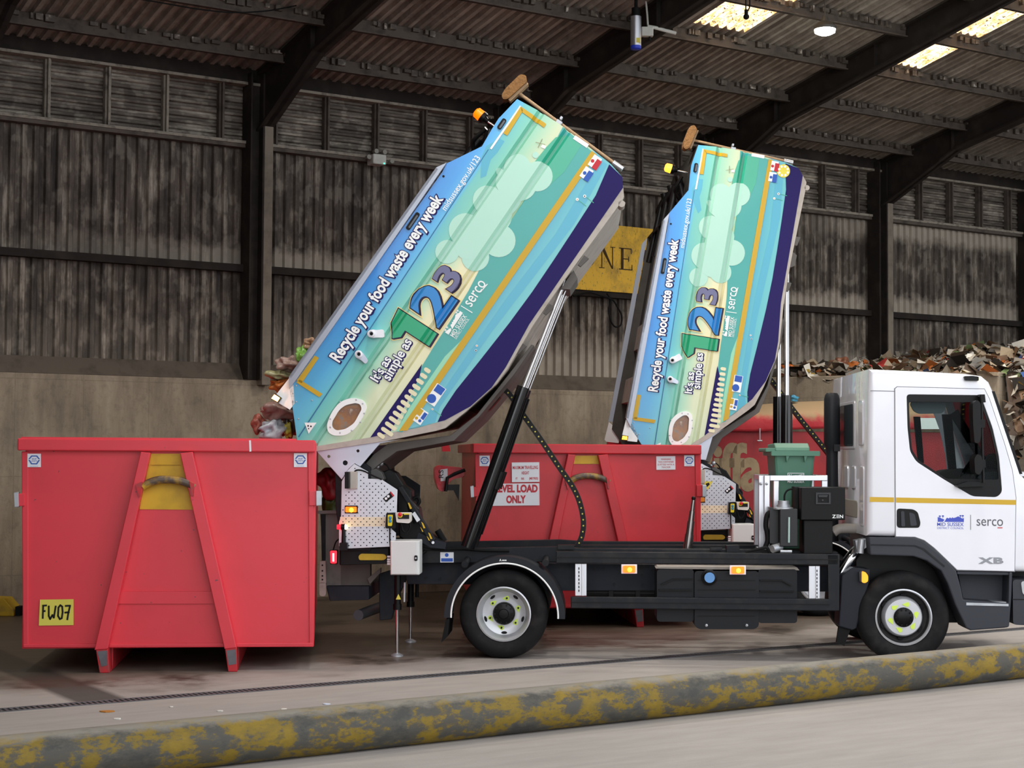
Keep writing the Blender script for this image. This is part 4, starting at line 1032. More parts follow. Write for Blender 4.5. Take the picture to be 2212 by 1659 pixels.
    mb = M(); mb.prism(P([(905, 1150), (940, 1166), (965, 1172), (962, 1186), (930, 1182), (900, 1165)], .3), .28, .36); part(mb, 'arm_bracket', CHASB)
    o = p1(935.5, 1172, .25); mb = M(); mb.lathe(o[0], o[1], [(0, .23), (.012, .232), (.013, .25)], 12); part(mb, 'arm_pin', WHITE, lb)
    for l, dd, rr0 in (([(945, 1145), (960, 1170)], .5, .03), ([(815, 1010), (825, 1001), (836, 1006), (845, 1022), (850, 1040)], .4, .007), ([(890, 1090), (893, 1078), (902, 1074), (906, 1084), (899, 1094)], .5, .016), ([(866, 1132), (870, 1146), (878, 1150), (886, 1140), (884, 1130)], .1, .009), ([(842, 1140), (842, 1165), (843, 1180)], .0, .006), ([(868, 1060), (880, 1075), (884, 1100), (896, 1130)], .32, .012), ([(720, 1188), (726, 1170), (738, 1160), (744, 1150)], .3, .006), ([(905, 1178), (935, 1186), (1000, 1186), (1040, 1189), (1100, 1190)], .36, .012), ([(862, 1190), (885, 1205), (905, 1200), (920, 1190)], .3, .014)):
        q = [p1(*c, dd) for c in l]; mb = M(); mb.tube(smooth_path([(x, dd, z) for x, z in q]), rr0); part(mb, 'hydraulic_hose', BLACK, smooth=60)
    a = p1(823, 1001, .4); mb = M(); mb.ball((a[0], .38, a[1]), .025); mb.ball((a[0] - .03, .38, a[1] - .03), .02); part(mb, 'hose_union', GALV, smooth=60)
    # pendant and emergency stop
    mb = M(); mb.prism(round_poly(P([(835, 1108), (855, 1107), (855, 1141), (833, 1141)], -.02), .012), -.05, .02); pd = part(mb, 'pendant_holder', BLK, bev=.004)
    mb = M(); mb.prism(round_poly(P([(838, 1112), (849, 1112), (847, 1136), (838, 1136)], -.05), .008), -.065, -.05); pe = part(mb, 'pendant', mat('pendant_yellow', '#e3cf22', .45), pd)
    for y in (1118.5, 1125.5): o = p1(843, y, -.06); mb = M(); mb.lathe(o[0], o[1], [(0, -.075), (.013, -.073), (.015, -.064)], 14); part(mb, 'pendant_button', mat('button_blue', '#2a7fa6', .4), pd)
    mb = M(); mb.prism(round_poly(P([(855, 1107), (889, 1107), (889, 1125), (885, 1130), (858, 1128)], -.02), .01), -.07, .03); es = part(mb, 'stop_box', mat('stop_box_cream', '#d9d6cf', .5), bev=.005)
    mb = M(); mb.prism(P([(860, 1110), (884, 1110), (884, 1121), (860, 1121)], -.07), -.073, -.07); mb.prism(P([(872, 1109), (884, 1109), (884, 1111.5), (873, 1112)], -.07), -.0745, -.07, mi=1); part(mb, 'stop_panel', [INK, mat('pendant_yellow', '#e3cf22')], es)
    o = p1(864.5, 1113, -.07); mb = M(); mb.lathe(o[0], o[1], [(.022, -.07), (.022, -.076), (.012, -.076)], 16); part(mb, 'stop_collar', mat('pendant_yellow', '#e3cf22'), es)
    o = p1(865, 1111, -.07); mb = M(); mb.lathe(o[0], o[1], [(.012, -.07), (.012, -.09), (.018, -.092), (.018, -.105), (0, -.11)], 16); part(mb, 'stop_button', mat('stop_red', '#d11a22', .35), es, label='red mushroom stop button')
    # control cabinet
    mb = M(); mb.prism(P([(843, 1168), (906, 1168), (906, 1242), (843, 1242)], -.04), -.04, .22); cb = part(mb, 'control_cabinet', BOXG, bev=.008)
    mb = M(); mb.prism(P([(844.5, 1169.5), (901, 1169.5), (901, 1240.5), (844.5, 1240.5)], -.05), -.052, -.04); part(mb, 'cabinet_door', BOXG, cb, bev=.004)
    o = p1(898.5, 1205.5, -.05); mb = M(); mb.prism(round_poly(P([(895, 1199.5), (902, 1199.5), (902, 1211.5), (895, 1211.5)], -.05), .012), -.06, -.05); mb.lathe(o[0], o[1], [(0, -.066), (.008, -.066), (.008, -.058)], 10, mi=1); part(mb, 'cabinet_lock', [BLK, GALV], cb)
    for y in (1203, 1209, 1214, 1219): o = p1(843, y, 0); mb = M(); mb.cyl((o[0], .03, o[1]), (o[0] - .03, .03, o[1]), .009, seg=8); part(mb, 'cable_gland', WHITE, cb)
    # stabiliser legs
    for (x, d, yt, ym, yb, r0, r1) in ((859, .12, 1242, 1312, 1408, .030, .0145), (887.5, 1.2, 1244, 1306, 1383, .030, .013)):
        a = p1(x, yt, d); m1 = p1(x, ym, d); mb = M(); mb.cyl((a[0], d, a[1]), (a[0], d, m1[1]), r0, r0, 16); mb.cyl((a[0], d, m1[1] - .02), (a[0], d, m1[1] + .03), r0 + .008); sl = part(mb, 'stabiliser_leg', BLK, smooth=40)
        mb = M(); mb.cyl((a[0], d, m1[1]), (a[0], d, .02), r1, seg=16); part(mb, 'leg_rod', CHROME, sl, smooth=40)
        mb = M(); mb.lathez((a[0], d, 0), [(.055, .0), (.055, .012), (.02, .03)], 24); part(mb, 'leg_foot', GALV, sl)
        if d < 1:
            mb = M(); q = P([(855, 1295), (866, 1295), (860.5, 1283)], d - .04); mb.prism(q, d - .04, d - .03); part(mb, 'leg_sticker', LABELY, sl)
            b = p1(874, 1258, d); b2 = p1(873, 1300, d); mb = M(); mb.tube([(b[0], d, b[1]), (b2[0], d, b2[1])], .01); part(mb, 'leg_spring', GALV, sl)
        else:
            mb = M(); mb.cyl((a[0] + .06, d, a[1]), (a[0] + .06, d, a[1] - .2), .018); part(mb, 'leg_pipe', BLK, sl)
    # tail end
    mb = M(); mb.prism(P([(735, 1186), (843, 1182), (843, 1217), (735, 1220)], .2), .15, 1.95); part(mb, 'tail_beam', BLK, bev=.01)
    mb = M(); mb.prism(round_poly(P([(774, 1202), (779, 1196), (830, 1197), (836, 1204), (830, 1210), (776, 1210)], .12), .02), .12, .16); part(mb, 'beam_reflector', mat('beam_yellow', '#c2a81c', .5, dirt=.3), T)
    mb = M(); mb.prism(P([(691, 1104), (737, 1103), (737, 1268), (705, 1268), (696, 1180)], .5), .5, .56); mb.prism(P([(687, 1103), (742, 1102), (742, 1109), (687, 1110)], .48), .45, .5); tp = part(mb, 'tail_panel', mat('tail_panel_grey', '#77736f', .6, dirt=.5), bev=.004)
    mb = M(); mb.prism(P([(693, 1112), (702, 1112), (702, 1215), (695, 1215)], .46), .46, .5); part(mb, 'tail_upright', CHAS, tp)
    mb = M(); mb.prism(P([(735, 1215), (800, 1215), (800, 1268), (735, 1268)], .5), .5, .6); mb.prism(P([(794, 1250), (823, 1226), (823, 1236), (800, 1262)], .45), .42, .5); part(mb, 'tail_plate', mat('tail_plate_grey', '#56534f', .6, dirt=.4), bev=.004)
    mb = M(); mb.prism(P([(704, 1266), (797, 1266), (797, 1296), (712, 1298)], .4), .4, 1.7); part(mb, 'bumper_beam', CHASB, bev=.008)
    mb = M(); mb.prism(P([(818, 1240), (862, 1226), (880, 1246), (855, 1300), (846, 1338), (820, 1340)], .7), .7, .8); part(mb, 'suspension_hanger', CHASB, bev=.006)
    a, b = p1(774, 1329, .5), p1(815, 1318, .9); mb = M(); mb.cyl((a[0], .5, a[1]), (b[0], 1.3, b[1]), .048, .05, 20); part(mb, 'silencer', mat('silencer_steel', '#4d5258', .45, .4), smooth=40)
    mb = M(); mb.prism(P([(691, 1212), (703, 1212), (704, 1260), (690, 1260)], .3), .3, .36); mb.prism(round_poly(P([(689, 1258), (704, 1258), (704, 1288), (690, 1288)], .3), .03), .3, .34); tb2 = part(mb, 'tow_bracket', mat('bracket_pale', '#9d958f', .5, .3, dirt=.6))
    for y in (1221, 1233, 1244, 1252): o = p1(696.5, y, .3); mb = M(); mb.prism(circle(o, .008, 8), .296, .3); part(mb, 'bracket_hole', HOLE, tb2)
    mb = M(); mb.prism(P([(712, 1188), (729, 1188), (728, 1219), (713, 1219)], .02), .02, .07); tl = part(mb, 'tail_lamp', BLK, bev=.004)
    mb = M(); mb.prism(round_poly(P([(713, 1190), (727, 1190), (726.5, 1217), (714, 1217)], .0), .012), .0, .03); part(mb, 'tail_lens', REDL if near else mat('red_lens', '#9c1218', .3), tl)
    mb = M(); mb.prism(P([(718, 1195), (722, 1195), (722, 1213), (718, 1213)], -.002), -.004, .01); part(mb, 'tail_light_bar', mat('tail_bar_lit', '#ff8080', .3, emit=6, ecol='#ff5a5a') if near else mat('red_lens', '#9c1218', .3), tl)
    a, b = p1(743, 1137, .0), p1(743, 1172, .0); mb = M(); mb.cyl((a[0], -.02, a[1]), (b[0], -.02, b[1] - .02), .016, .02); mb.prism(P([(735, 1172), (752, 1172), (752, 1188), (735, 1188)], .0), -.05, .02); od = part(mb, 'outline_lamp', BLK)
    a = p1(740, 1138, .0); mb = M(); mb.cyl((a[0] - .045, -.02, a[1]), (a[0] - .01, -.02, a[1]), .02, .022); part(mb, 'outline_red_lens', REDL, od); mb = M(); mb.cyl((a[0] - .01, -.02, a[1]), (a[0] + .025, -.02, a[1]), .026, .026); part(mb, 'outline_collar', BLK, od); mb = M(); mb.cyl((a[0] + .025, -.02, a[1]), (a[0] + .04, -.02, a[1]), .024, .018); part(mb, 'outline_white_lens', mat('white_lens_lit', '#ffe0b0', .3, emit=3 if near else 0, ecol='#ffd9a0'), od)
    hopper(T, part, near)
    cab(T, part, near, lamp)
    return T

OUT = [(1117, 214), (1165, 240), (1212, 270), (1240, 292), (1319, 354), (1344, 382), (1346, 405), (1143, 701), (1092, 794), (1062, 837), (1016, 878), (961, 908), (900, 925), (858, 932), (804, 944), (740, 955), (682, 964), (645, 964), (641, 945), (632, 880), (625, 838), (640, 815), (780, 620), (955, 372), (965, 353), (1041, 316), (1063, 278), (1077, 256)]
def hopper_pose(near):
    if near: return Matrix.Identity(4)
    pv = p1(742, 1001); pv = Vector((pv[0], 0, pv[1]))
    return Matrix.Translation(pv) @ Matrix.Rotation(-TILT2, 4, 'Y') @ Matrix.Translation(-pv)
WIN_O = [(768, 859.5), (785.7, 864.7), (793, 879), (785.7, 899), (767, 927), (746.6, 941), (720.6, 941), (709, 934), (706, 918), (716, 891), (733.6, 869), (752.4, 861)]
WIN_I = [(768.4, 870.5), (778.5, 873.4), (782, 883.5), (765.5, 914), (746.6, 927), (726.4, 930), (717.7, 922.6), (717.7, 911), (733.6, 885), (746.6, 875)]
def uvrect(px, py, lu, lv):
    u, v = uv(px, py); a, b = lu * MPX / 2, lv * MPX / 2
    return [from_uv(u - a, v - b), from_uv(u + a, v - b), from_uv(u + a, v + b), from_uv(u - a, v + b)]
def hopper(T, part, near):
    win = round_poly(P(WIN_I), .03)
    mb = M(); mb.flat(P(OUT), 0.0, [win]); press(mb)
    H = part(mb, 'hopper', [PRINT], smooth=20, normals=False, label='tipping body printed in blue, teal and cream')
    m = hopper_pose(near); H.location = m.to_translation(); H.rotation_euler = m.to_euler()
    def sub(mb, name, mm, par=None, **k): return mb.obj(name, mm, par or H, **k)
    # shell behind the printed skin
    mb = M(); mb.prism(P(OUT), .05, .09, [win]); sub(mb, 'inner_wall', INNER)
    mb = M(); mb.prism(P(OUT), 2.01, 2.05); sub(mb, 'far_wall', INNER)
    o = P(OUT); mb = M()
    for i in range(0, 18):
        (xa, za), (xb, zb) = o[i], o[i + 1]; d = Vector((xb - xa, zb - za)).normalized(); n = Vector((d.y, -d.x)) * .035
        s = -1 if (Vector(p1(950, 620)) - Vector((xa, za))).dot(n) > 0 else 1
        mb.prism([(xa, za), (xb, zb), (xb - n.x * s, zb - n.y * s), (xa - n.x * s, za - n.y * s)], 0.04, 2.04)
    sub(mb, 'floor_plate', INNER)
    mb = M()
    for a, b in (((965, 353), (1041, 316)), ((1041, 316), (1063, 278)), ((1063, 278), (1077, 256)), ((1077, 256), (1117, 214))):
        (xa, za), (xb, zb) = p1(*a), p1(*b); mb.prism([(xa, za), (xb, zb), (xb + .02, zb - .02), (xa + .02, za - .02)], .03, 2.02)
    sub(mb, 'front_hood', mat('hood_dark', '#3a3836', .5, .2, dirt=.4))
    mb = M()
    for x, y in ((790, 640), (690, 770)):
        u, v = uv(x, y); mb.prism([from_uv(u - .05, v), from_uv(u + .25, v), from_uv(u + .25, v + .05), from_uv(u - .05, v + .05)], .09, 2.01)
    sub(mb, 'top_brace', BEIGE)
    mb = M(); u0, v0 = uv(945, 395); u1, _ = uv(800, 605); mb.prism([from_uv(u1, v0 + .06), from_uv(u0, v0 + .06), from_uv(u0, v0 + .1), from_uv(u1, v0 + .1)], .09, 2.01); sub(mb, 'sliding_cover', mat('hood_dark', '#3a3836'))
    mb = M()
    for y in (.35, 1.0, 1.6):
        a, b = p1(1030, 285), p1(920, 430); mb.cyl((a[0], y, a[1]), (b[0], y, b[1]), .035); a, b = p1(1052, 258), p1(1040, 320); mb.cyl((a[0], y + .1, a[1]), (b[0], y + .1, b[1]), .045)
    for y in (.15, .5, .8, 1.3, 1.8):
        a, b = p1(1048, 270), p1(1022, 312); mb.tube(smooth_path([(a[0], y, a[1]), (a[0] - .1, y + .05, a[1] - .08), (b[0] - .02, y + .1, b[1] + .05), (b[0], y + .15, b[1] - .05)]), .02)
    sub(mb, 'cover_gear', mat('gear_black', '#1c1b1c', .35, .4), smooth=50)
    # folded lip along the open top
    mb = M(); lip = P([(943, 363), (965, 353), (780, 622), (640, 822), (626, 840), (626, 813), (761, 620)]); mb.prism(lip, -.035, 0.0); mb.prism(P([(943, 363), (761, 620), (626, 813), (630, 818), (765, 625), (947, 367)]), -.035, .09); sub(mb, 'top_lip', LIPG); mb = M(); mb.prism(P([(943, 363), (965, 353), (640, 822), (626, 813)]), 2.05, 2.08); sub(mb, 'top_lip', LIPG)
    # underside
    mb = M(); mb.prism(P([(1346, 400), (1348, 425), (1338, 442), (1215, 610), (1150, 705), (1096, 797), (1072, 830), (1005, 890), (961, 925), (940, 931), (830, 953), (682, 975), (682, 964), (804, 944), (961, 908), (1016, 878), (1062, 837), (1092, 794), (1143, 701)]), .0, .10); mb.prism(P([(1346, 405), (1347, 424), (1336, 440), (1213, 608), (1148, 703), (1094, 798), (1068, 830), (1005, 884), (961, 918), (820, 945), (804, 944), (961, 908), (1062, 837), (1143, 701)]), .1, 2.05); us = sub(mb, 'underside_frame', BEIGE, bev=.005)
    mb = M(); mb.prism(P([(1146, 740), (1098, 803), (1026, 894), (967, 940), (831, 958), (799, 981), (777, 1008), (790, 1022), (812, 1003), (850, 975), (975, 952), (1030, 900), (1106, 808), (1152, 742)]), .25, 1.8); sub(mb, 'under_beam', GREYU, bev=.005)
    for x, y in ((1225, 600),):
        u, v = uv(x, y); mb = M(); mb.prism([from_uv(u - .1, v), from_uv(u + .1, v), from_uv(u + .06, v + .07), from_uv(u - .06, v + .07)], .14, .80); sub(mb, 'ram_bracket', GREYU)
    for x, y in ((1255, 560), (1180, 665), (1120, 750)):
        u, v = uv(x, y); mb = M(); mb.prism([from_uv(u - .05, v), from_uv(u + .05, v), from_uv(u + .05, v + .05), from_uv(u - .05, v + .03)], .05, .12); sub(mb, 'side_bracket', GREYU)
    mb = M(); mb.prism(P([(1036, 868), (1066, 835), (1070, 842), (1072, 852), (1048, 880), (1030, 893), (1024, 888)]), .72, .92); sub(mb, 'chain_anchor', BLK)
    # hinge arms
    for y in (.03, 1.98):
        mb = M(); q = P([(682, 967), (682, 974), (737, 1036), (752, 1013), (765, 1001), (777, 1008), (800, 981), (820, 958), (860, 950)])
        hs = [circle(p1(744.5, 1000), .022, 14), circle(p1(772, 974), .013, 12), circle(p1(709, 986), .013, 12)]
        mb.prism(q, y, y + .02, hs); ha = sub(mb, 'hinge_arm', SILV, bev=.002)
    mb = M(); a = p1(742, 1001); mb.cyl((a[0], .06, a[1]), (a[0], 2.0, a[1]), .03); sub(mb, 'hinge_shaft', CHAS)
    # ---------------- prints on the side, each laid on the skin
    k = [0]
    def pr(name, mm, polys, parent=None, texts=(), label=None, lay=None):
        k[0] += 1; y = -(lay if lay is not None else 1) * .0012
        mb = M()
        for i_, q in enumerate(polys): mb.flat(q, y - i_ * .00006)
        for i_, tx in enumerate(texts): put_text(mb, tx[0], tx[1], tx[2], tx[3], y - i_ * .0002, tx[4] if len(tx) > 4 else 0, 1.0, 0, None, *(tx[5] if len(tx) > 5 else (0, 0)))
        press(mb)
        return sub(mb, name, mm, parent, normals=False, label=label)
    px = lambda l: P(l)
    # green hills and lower sweeps
    pr('hill_print', TEAL, [px([(1216, 274), (1283, 331), (869, 934), (858, 932), (880, 880), (912, 790), (935, 752), (975, 690), (1012, 628), (1038, 578), (1085, 505), (1150, 405), (1178, 345)])], lay=1, label='teal hill along the cream sky')
    pr('hill_print', GREENH, [px([(1222, 290), (1256, 314), (1218, 372), (1178, 408), (1153, 352), (1180, 318), (1200, 297)])], lay=2, label='green hill by the windmill')
    pr('hill_print', MINT, [px([(961, 770), (1004, 728), (1012, 717), (879, 910), (868, 931), (856, 932), (885, 880)])], lay=2, label='pale green bank')
    pr('sky_print', SKYB, [px([(1297, 344), (1312, 355), (1240, 485), (1060, 720), (950, 880), (940, 912), (905, 922), (980, 810), (1090, 650), (1200, 505)])], lay=1)
    pr('cloud_print', CLOUD, [circle(p1(x, y), r * MPX, 28) for x, y, r in ((1117, 361, 29), (1161, 381, 33), (1053, 432, 32), (1006, 497, 37), (966, 544, 26), (1078, 520, 36), (1027, 556, 30), (1095, 432, 30), (1157, 335, 7), (1079, 370, 8), (1052, 480, 34), (1125, 400, 34), (1100, 392, 30), (1072, 468, 34), (1040, 520, 34), (1012, 532, 30), (1062, 505, 32), (1085, 440, 30))], lay=3)
    pr('cloud_print', SKYB, [px([(1040, 340), (1051, 315), (1062, 309), (1080, 300), (1090, 305), (1074, 330), (1060, 345), (1050, 380), (1038, 385)])], lay=1)
    pr('navy_sweep', NAVY, [px([(1316, 355), (1344, 382), (1346, 405), (1143, 701), (1092, 794), (1062, 837), (1016, 878), (961, 908), (945, 912), (957, 885), (985, 843), (1034, 782), (1100, 698), (1150, 630), (1196, 562), (1240, 495), (1287, 422)])], lay=2)
    st = pr('gold_stripe', STRIPE, [px([(1278, 326), (1289, 334), (880, 930), (862, 931)])], lay=4, label='gold reflective stripe')
    pr('seam_line', mat('seam_blue', '#2d6f9c', .5), [px([(1054, 323), (1056, 323), (646, 945), (644, 943)])], lay=2)
    for q in ([(1125, 230), (1130, 239), (1096, 293), (1087, 288)], [(1125, 230), (1180, 268), (1175, 276), (1127, 242)], [(680, 768), (689, 773), (652, 828), (641, 822)], [(648, 820), (697, 851), (690, 858), (640, 826)]):
        pr('corner_marking', STRIPE, [px(q)], lay=5)
    pr('edge_strip', WPRINT, [px([(1123, 228), (1126, 230), (1062, 323), (1058, 321)])], lay=4); pr('edge_strip', WPRINT, [uvrect(1255, 306, 9, 36)], lay=4)
    # viaduct: navy band with pale arches
    A0, A1 = uv(801, 943), uv(912, 789); b0 = P([(801, 943), (818, 942), (845, 905), (880, 855), (908, 808), (914, 786)])
    vb = pr('viaduct_print', NAVY, [px([(800, 945), (912, 786), (906, 815), (893, 842), (866, 893), (842, 935)])], lay=3)
    ar = []
    for i in range(13):
        f = (i + 1.0) / 13.2; u = A0[0] + (A1[0] - A0[0]) * f; v = A0[1] + (A1[1] - A0[1]) * f
        lw = (30 - 17 * f) * MPX * (.55 if i == 0 else 1); hw = .0185
        c0 = [from_uv(u + hw * math.cos(t), v + .022 + (.02 + hw * math.sin(t) if t <= 0 else lw + hw * math.sin(t))) for t in [math.pi * j / 6 for j in range(7)]]
        q = [from_uv(u - hw, v + .05), from_uv(u - hw * .7, v + .036), from_uv(u, v + .030), from_uv(u + hw * .7, v + .036), from_uv(u + hw, v + .05), from_uv(u + hw, v + .03 + lw), from_uv(u + hw * .6, v + .04 + lw), from_uv(u - hw * .6, v + .04 + lw), from_uv(u - hw, v + .03 + lw)]
        ar.append(q)
    pr('arch_print', CREAM, ar, vb, lay=4)
    # lettering
    def tx(name, s, a, b, h, bold, ink, dark=None, lay=6, sp=None, dv=(1.6, 1.2)):
        A, B = p1(*a), p1(*b)
        g = None
        if dark: g = pr(name + '_outline', dark, [], None, [(s, A, B, h, bold + .05), (s, (A[0] + dv[0] * MPX, A[1] - dv[1] * MPX), (B[0] + dv[0] * MPX, B[1] - dv[1] * MPX), h, bold + .05)], lay=lay)
        return pr(name, ink, [], None, [(s, A, B, h, bold)], lay=lay + 1)
    tx('slogan_lettering', 'Recycle your food waste every week', (733, 783), (957, 431), 26 * MPX, .03, WPRINT, NAVY)
    tx('web_address_lettering', 'midsussex.gov.uk/123', (963, 456), (1038, 342), 13 * MPX, .008, WPRINT)
    tx('tagline_lettering', "It's as", (816, 826), (846, 777), 21 * MPX, .022, WPRINT, NAVY)
    tx('tagline_lettering', 'simple as', (842, 823), (890, 739), 21 * MPX, .022, WPRINT, NAVY)
    for s, ink, a, b, h, nm in (('2', NUM2, (947, 704), (984, 651), 80, 'numeral_two'), ('3', NUM3, (977, 630), (998, 600), 53, 'numeral_three')):
        A, B = p1(*a), p1(*b); h *= MPX; d = (3 * MPX, -1.5 * MPX)
        pr(nm + '_edge', GOLD, [], None, [(s, A, B, h, .060), (s, A, B, h, .060, d)], lay=6)
        pr(nm + '_outline', GDARK, [], None, [(s, A, B, h, .044), (s, A, B, h, .044, d)], lay=7)
        pr(nm, ink, [], None, [(s, A, B, h, .028)], lay=8)
    one = [(862, 667), (874, 674), (942, 722), (926, 748), (876, 712), (867, 729), (851, 731), (846, 700)]
    one = [(861, 667), (944, 721), (927, 748), (875, 714), (866, 728), (848, 731), (846, 698)]
    pr('numeral_one_edge', GOLD, [offset_poly(px(one), -3.6 * MPX), offset_poly(px([(x + 3, y + 1.5) for x, y in one]), -3.4 * MPX)], lay=6)
    pr('numeral_one_outline', GDARK, [offset_poly(px(one), -2.2 * MPX), offset_poly(px([(x + 3, y + 1.5) for x, y in one]), -1.6 * MPX)], lay=7)
    pr('numeral_one', NUM1, [px(one)], lay=8)
    A, B = p1(1018, 664), p1(1051, 613); pr('company_lettering', WPRINT, [px([(1040, 627), (1042, 628), (1054, 614), (1052, 613)])], None, [('serco', A, B, 17 * MPX, .004)], lay=6)
    pr('divider_line', WPRINT, [px([(995, 661), (996.5, 660), (1021, 675), (1020, 676.5)])], lay=6)
    mb = M(); emblem(mb, p1(969, 723), p1(1000, 676), 14 * MPX, -.0072)
    put_text(mb, 'MID SUSSEX', p1(980, 729), p1(1009, 684), 10 * MPX, -.0072, .008); put_text(mb, 'DISTRICT COUNCIL', p1(986, 733), p1(1014, 690), 6 * MPX, -.0072)
    press(mb); sub(mb, 'council_emblem', WPRINT, normals=False, label='white hills emblem with council name')
    # little windmill and flowers in the picture
    wm = M()
    for q in ([(1172, 312), (1180, 316), (1177, 322), (1168, 318)],): wm.flat(px(q), -.0048)
    press(wm); w_ = sub(wm, 'windmill_print', WPRINT, normals=False)
    pr('windmill_sail', mat('print_brown', '#8c8a6a', .5), [px([(1157, 307), (1178, 312), (1178, 313), (1157, 308)]), px([(1171, 300), (1172.5, 300), (1163, 319), (1161.5, 319)])], w_, lay=5)
    for fx, fy in ((1247, 431), (1263, 424), (934, 884), (1030, 747), (1028, 757)):
        f0 = pr('flower_print', WPRINT, [circle(p1(fx, fy), .014 if fx > 1200 else .01, 10)], lay=5); pr('flower_eye', mat('flower_orange', '#e5a468', .5) if fx in (1247, 934, 1030) else INK, [circle(p1(fx, fy), .006, 8)], f0, lay=6)
        if fx > 1200 or fx < 1000: pr('flower_stem', GREENH, [px([(fx + 3, fy + 2), (fx + 5, fy + 2), (fx + 20, fy + 14), (fx + 19, fy + 15)])], f0, lay=4)
    # safety stickers
    def stick(cx, cy, lu, lv, bits, lab=None):
        s = pr('safety_sticker', WPRINT, [uvrect(cx, cy, lu, lv)], lay=6, label=lab)
        for (dx, dy, a, b, mm) in bits: pr('sticker_panel', mm, [uvrect(cx + dx, cy + dy, a, b) if b else circle(p1(cx + dx, cy + dy), a * MPX, 16)], s, lay=7)
    stick(1285, 350, 27, 20, [(4, 6, 23, 12, INKRED), (-5, -2, 4, 0, INKRED)]); stick(1267, 375, 26, 20, [(4, 6, 23, 12, BLUED), (-4, -1, 4, 0, BLUED)])
    stick(941.5, 853, 46, 24, [(8, -11, 17, 20, BLUED), (-9, 8, 10, 0, BLUED), (13, -1, 14, 1, WPRINT)]); stick(909, 900, 32, 20, [(-1, -9, 15, 8, STRIPE), (7, -1, 16, 8, BLUED), (-9, 3, 3.5, 0, STRIPE), (-2, 9, 3.5, 0, BLUED)])
    q = [p1(x, y) for x, y in ((658, 913), (684, 913), (667, 937))]; s = pr('safety_sticker', WPRINT, [q], lay=6); pr('sticker_symbol', INK, [circle(p1(666, 920), .008, 8), circle(p1(672, 921), .008, 8), circle(p1(667, 926), .006, 8)], s, lay=7)
    if not near: o = p1(1302, 372); s = pr('safety_sticker', mat('dial_yellow', '#e6d84a', .5), [circle(o, .075, 28)], lay=6, label='round yellow dial sticker'); pr('sticker_symbol', WPRINT, [circle((o[0] + .052 * math.cos(a), o[1] + .052 * math.sin(a)), .014, 10) for a in [i * math.pi / 4 for i in range(8)]], s, lay=7)
    # things standing proud of the side
    for x, y, lu in ((892, 478, 44), (1084, 268, 26)):
        mb = M(); mb.prism(round_poly(uvrect(x, y, lu, 10), .018), -.012, .0); vh = sub(mb, 'recessed_handle', BLK); mb = M(); mb.prism(round_poly(uvrect(x + 1, y + 1, lu * .75, 4), .008), -.015, -.01); sub(mb, 'handle_grip', mat('grip_grey', '#5a5f66', .4), vh)
    mb = M(); mb.prism(circle(p1(958, 381), .011, 10), -.003, 0); sub(mb, 'side_hole', HOLE)
    for x, y in ((804, 722), (777, 766)):
        o = p1(x, y); mb = M(); e = UH * .0; mb.prism(round_poly(P([(x - 8, y - 4), (x + 2, y - 10), (x + 10, y - 8), (x + 26, y - 10), (x + 28, y + 8), (x + 10, y + 8), (x + 2, y + 9), (x - 7, y + 6)]) if x > 790 else P([(x - 8, y), (x, y - 9), (x + 9, y - 2), (x + 20, y + 14), (x + 14, y + 22), (x + 4, y + 12), (x - 7, y + 8)]), .02), -.05, -.0)
        lg = sub(mb, 'lifting_lug', CABW if x > 790 else SILV, bev=.006, label='cream painted lifting lug'); mb = M(); mb.lathe(o[0], o[1], [(.034, -.05), (.034, -.075), (.02, -.08), (.014, -.06)], 20); mb.prism(circle(o, .014, 10), -.062, -.05, mi=1); sub(mb, 'lug_eye', [CABW, HOLE], lg, smooth=40)
    # sight window
    mb = M(); mb.prism(round_poly(P(WIN_O), .05, 4), -.012, .0, [win]); wf = sub(mb, 'window_frame', WPRINT, smooth=30)
    for x, y in ((735, 868), (770, 864), (784, 872), (787, 893), (779, 912), (760, 930), (735, 935), (714, 923), (714, 905)):
        mb = M(); o = p1(x, y); mb.lathe(o[0], o[1], [(0, -.017), (.006, -.016), (.008, -.012)], 8); sub(mb, 'window_rivet', GALV, wf)
    m_ = MC.get('waste_pane')
    if not m_:
        m_, nt, b = nodes('waste_pane'); n = noise(nt, 9, 6, None, .6); r = ramp(nt, n, [(.32, srgb('#3e6aa4')), (.40, srgb('#8d7f72')), (.5, srgb('#a5744c')), (.62, srgb('#8a6a58')), (.72, srgb('#c9b7a4'))]); nt.links.new(r.outputs[0], b.inputs['Base Color']); b.inputs['Roughness'].default_value = .15; MC['waste_pane'] = m_
    mb = M(); mb.prism(offset_poly(P(WIN_O), 7 * MPX), .02, .045); sub(mb, 'window_pane', m_, wf, label='clear pane with food waste pressed behind it')
    # tail plate with its lamp
    mb = M(); mb.prism(P([(626, 815), (634, 832), (636, 872), (626, 885), (594, 866), (592, 858)]), .0, .012); tpl = sub(mb, 'tail_corner_plate', WPRINT)
    mb = M(); mb.prism(P([(626, 815), (634, 832), (636, 872), (626, 885), (594, 866), (592, 858)]), 2.03, 2.045); sub(mb, 'tail_corner_plate', WPRINT)
    for x, y in ((632, 832), (633, 850), (633, 866), (640, 833), (640, 868), (645, 905), (674, 865)):
        mb = M(); o = p1(x, y); mb.lathe(o[0], o[1], [(0, -.006), (.006, -.005), (.008, .0)], 8); sub(mb, 'plate_rivet', GALV, tpl)
    q = [(588, 861), (596, 850), (610, 860), (602, 871)]
    mb = M(); mb.prism(P(q), -.06, .0); lp = sub(mb, 'tail_marker', BLK, bev=.003); mb = M(); mb.prism(P([(590, 861), (596, 853), (607, 860), (602, 868)]), -.075, -.055); sub(mb, 'marker_lens', mat('amber_flash', '#ffb050', .3, emit=30, ecol='#ffa040') if near else AMBC, lp, label='brightly lit amber lens')
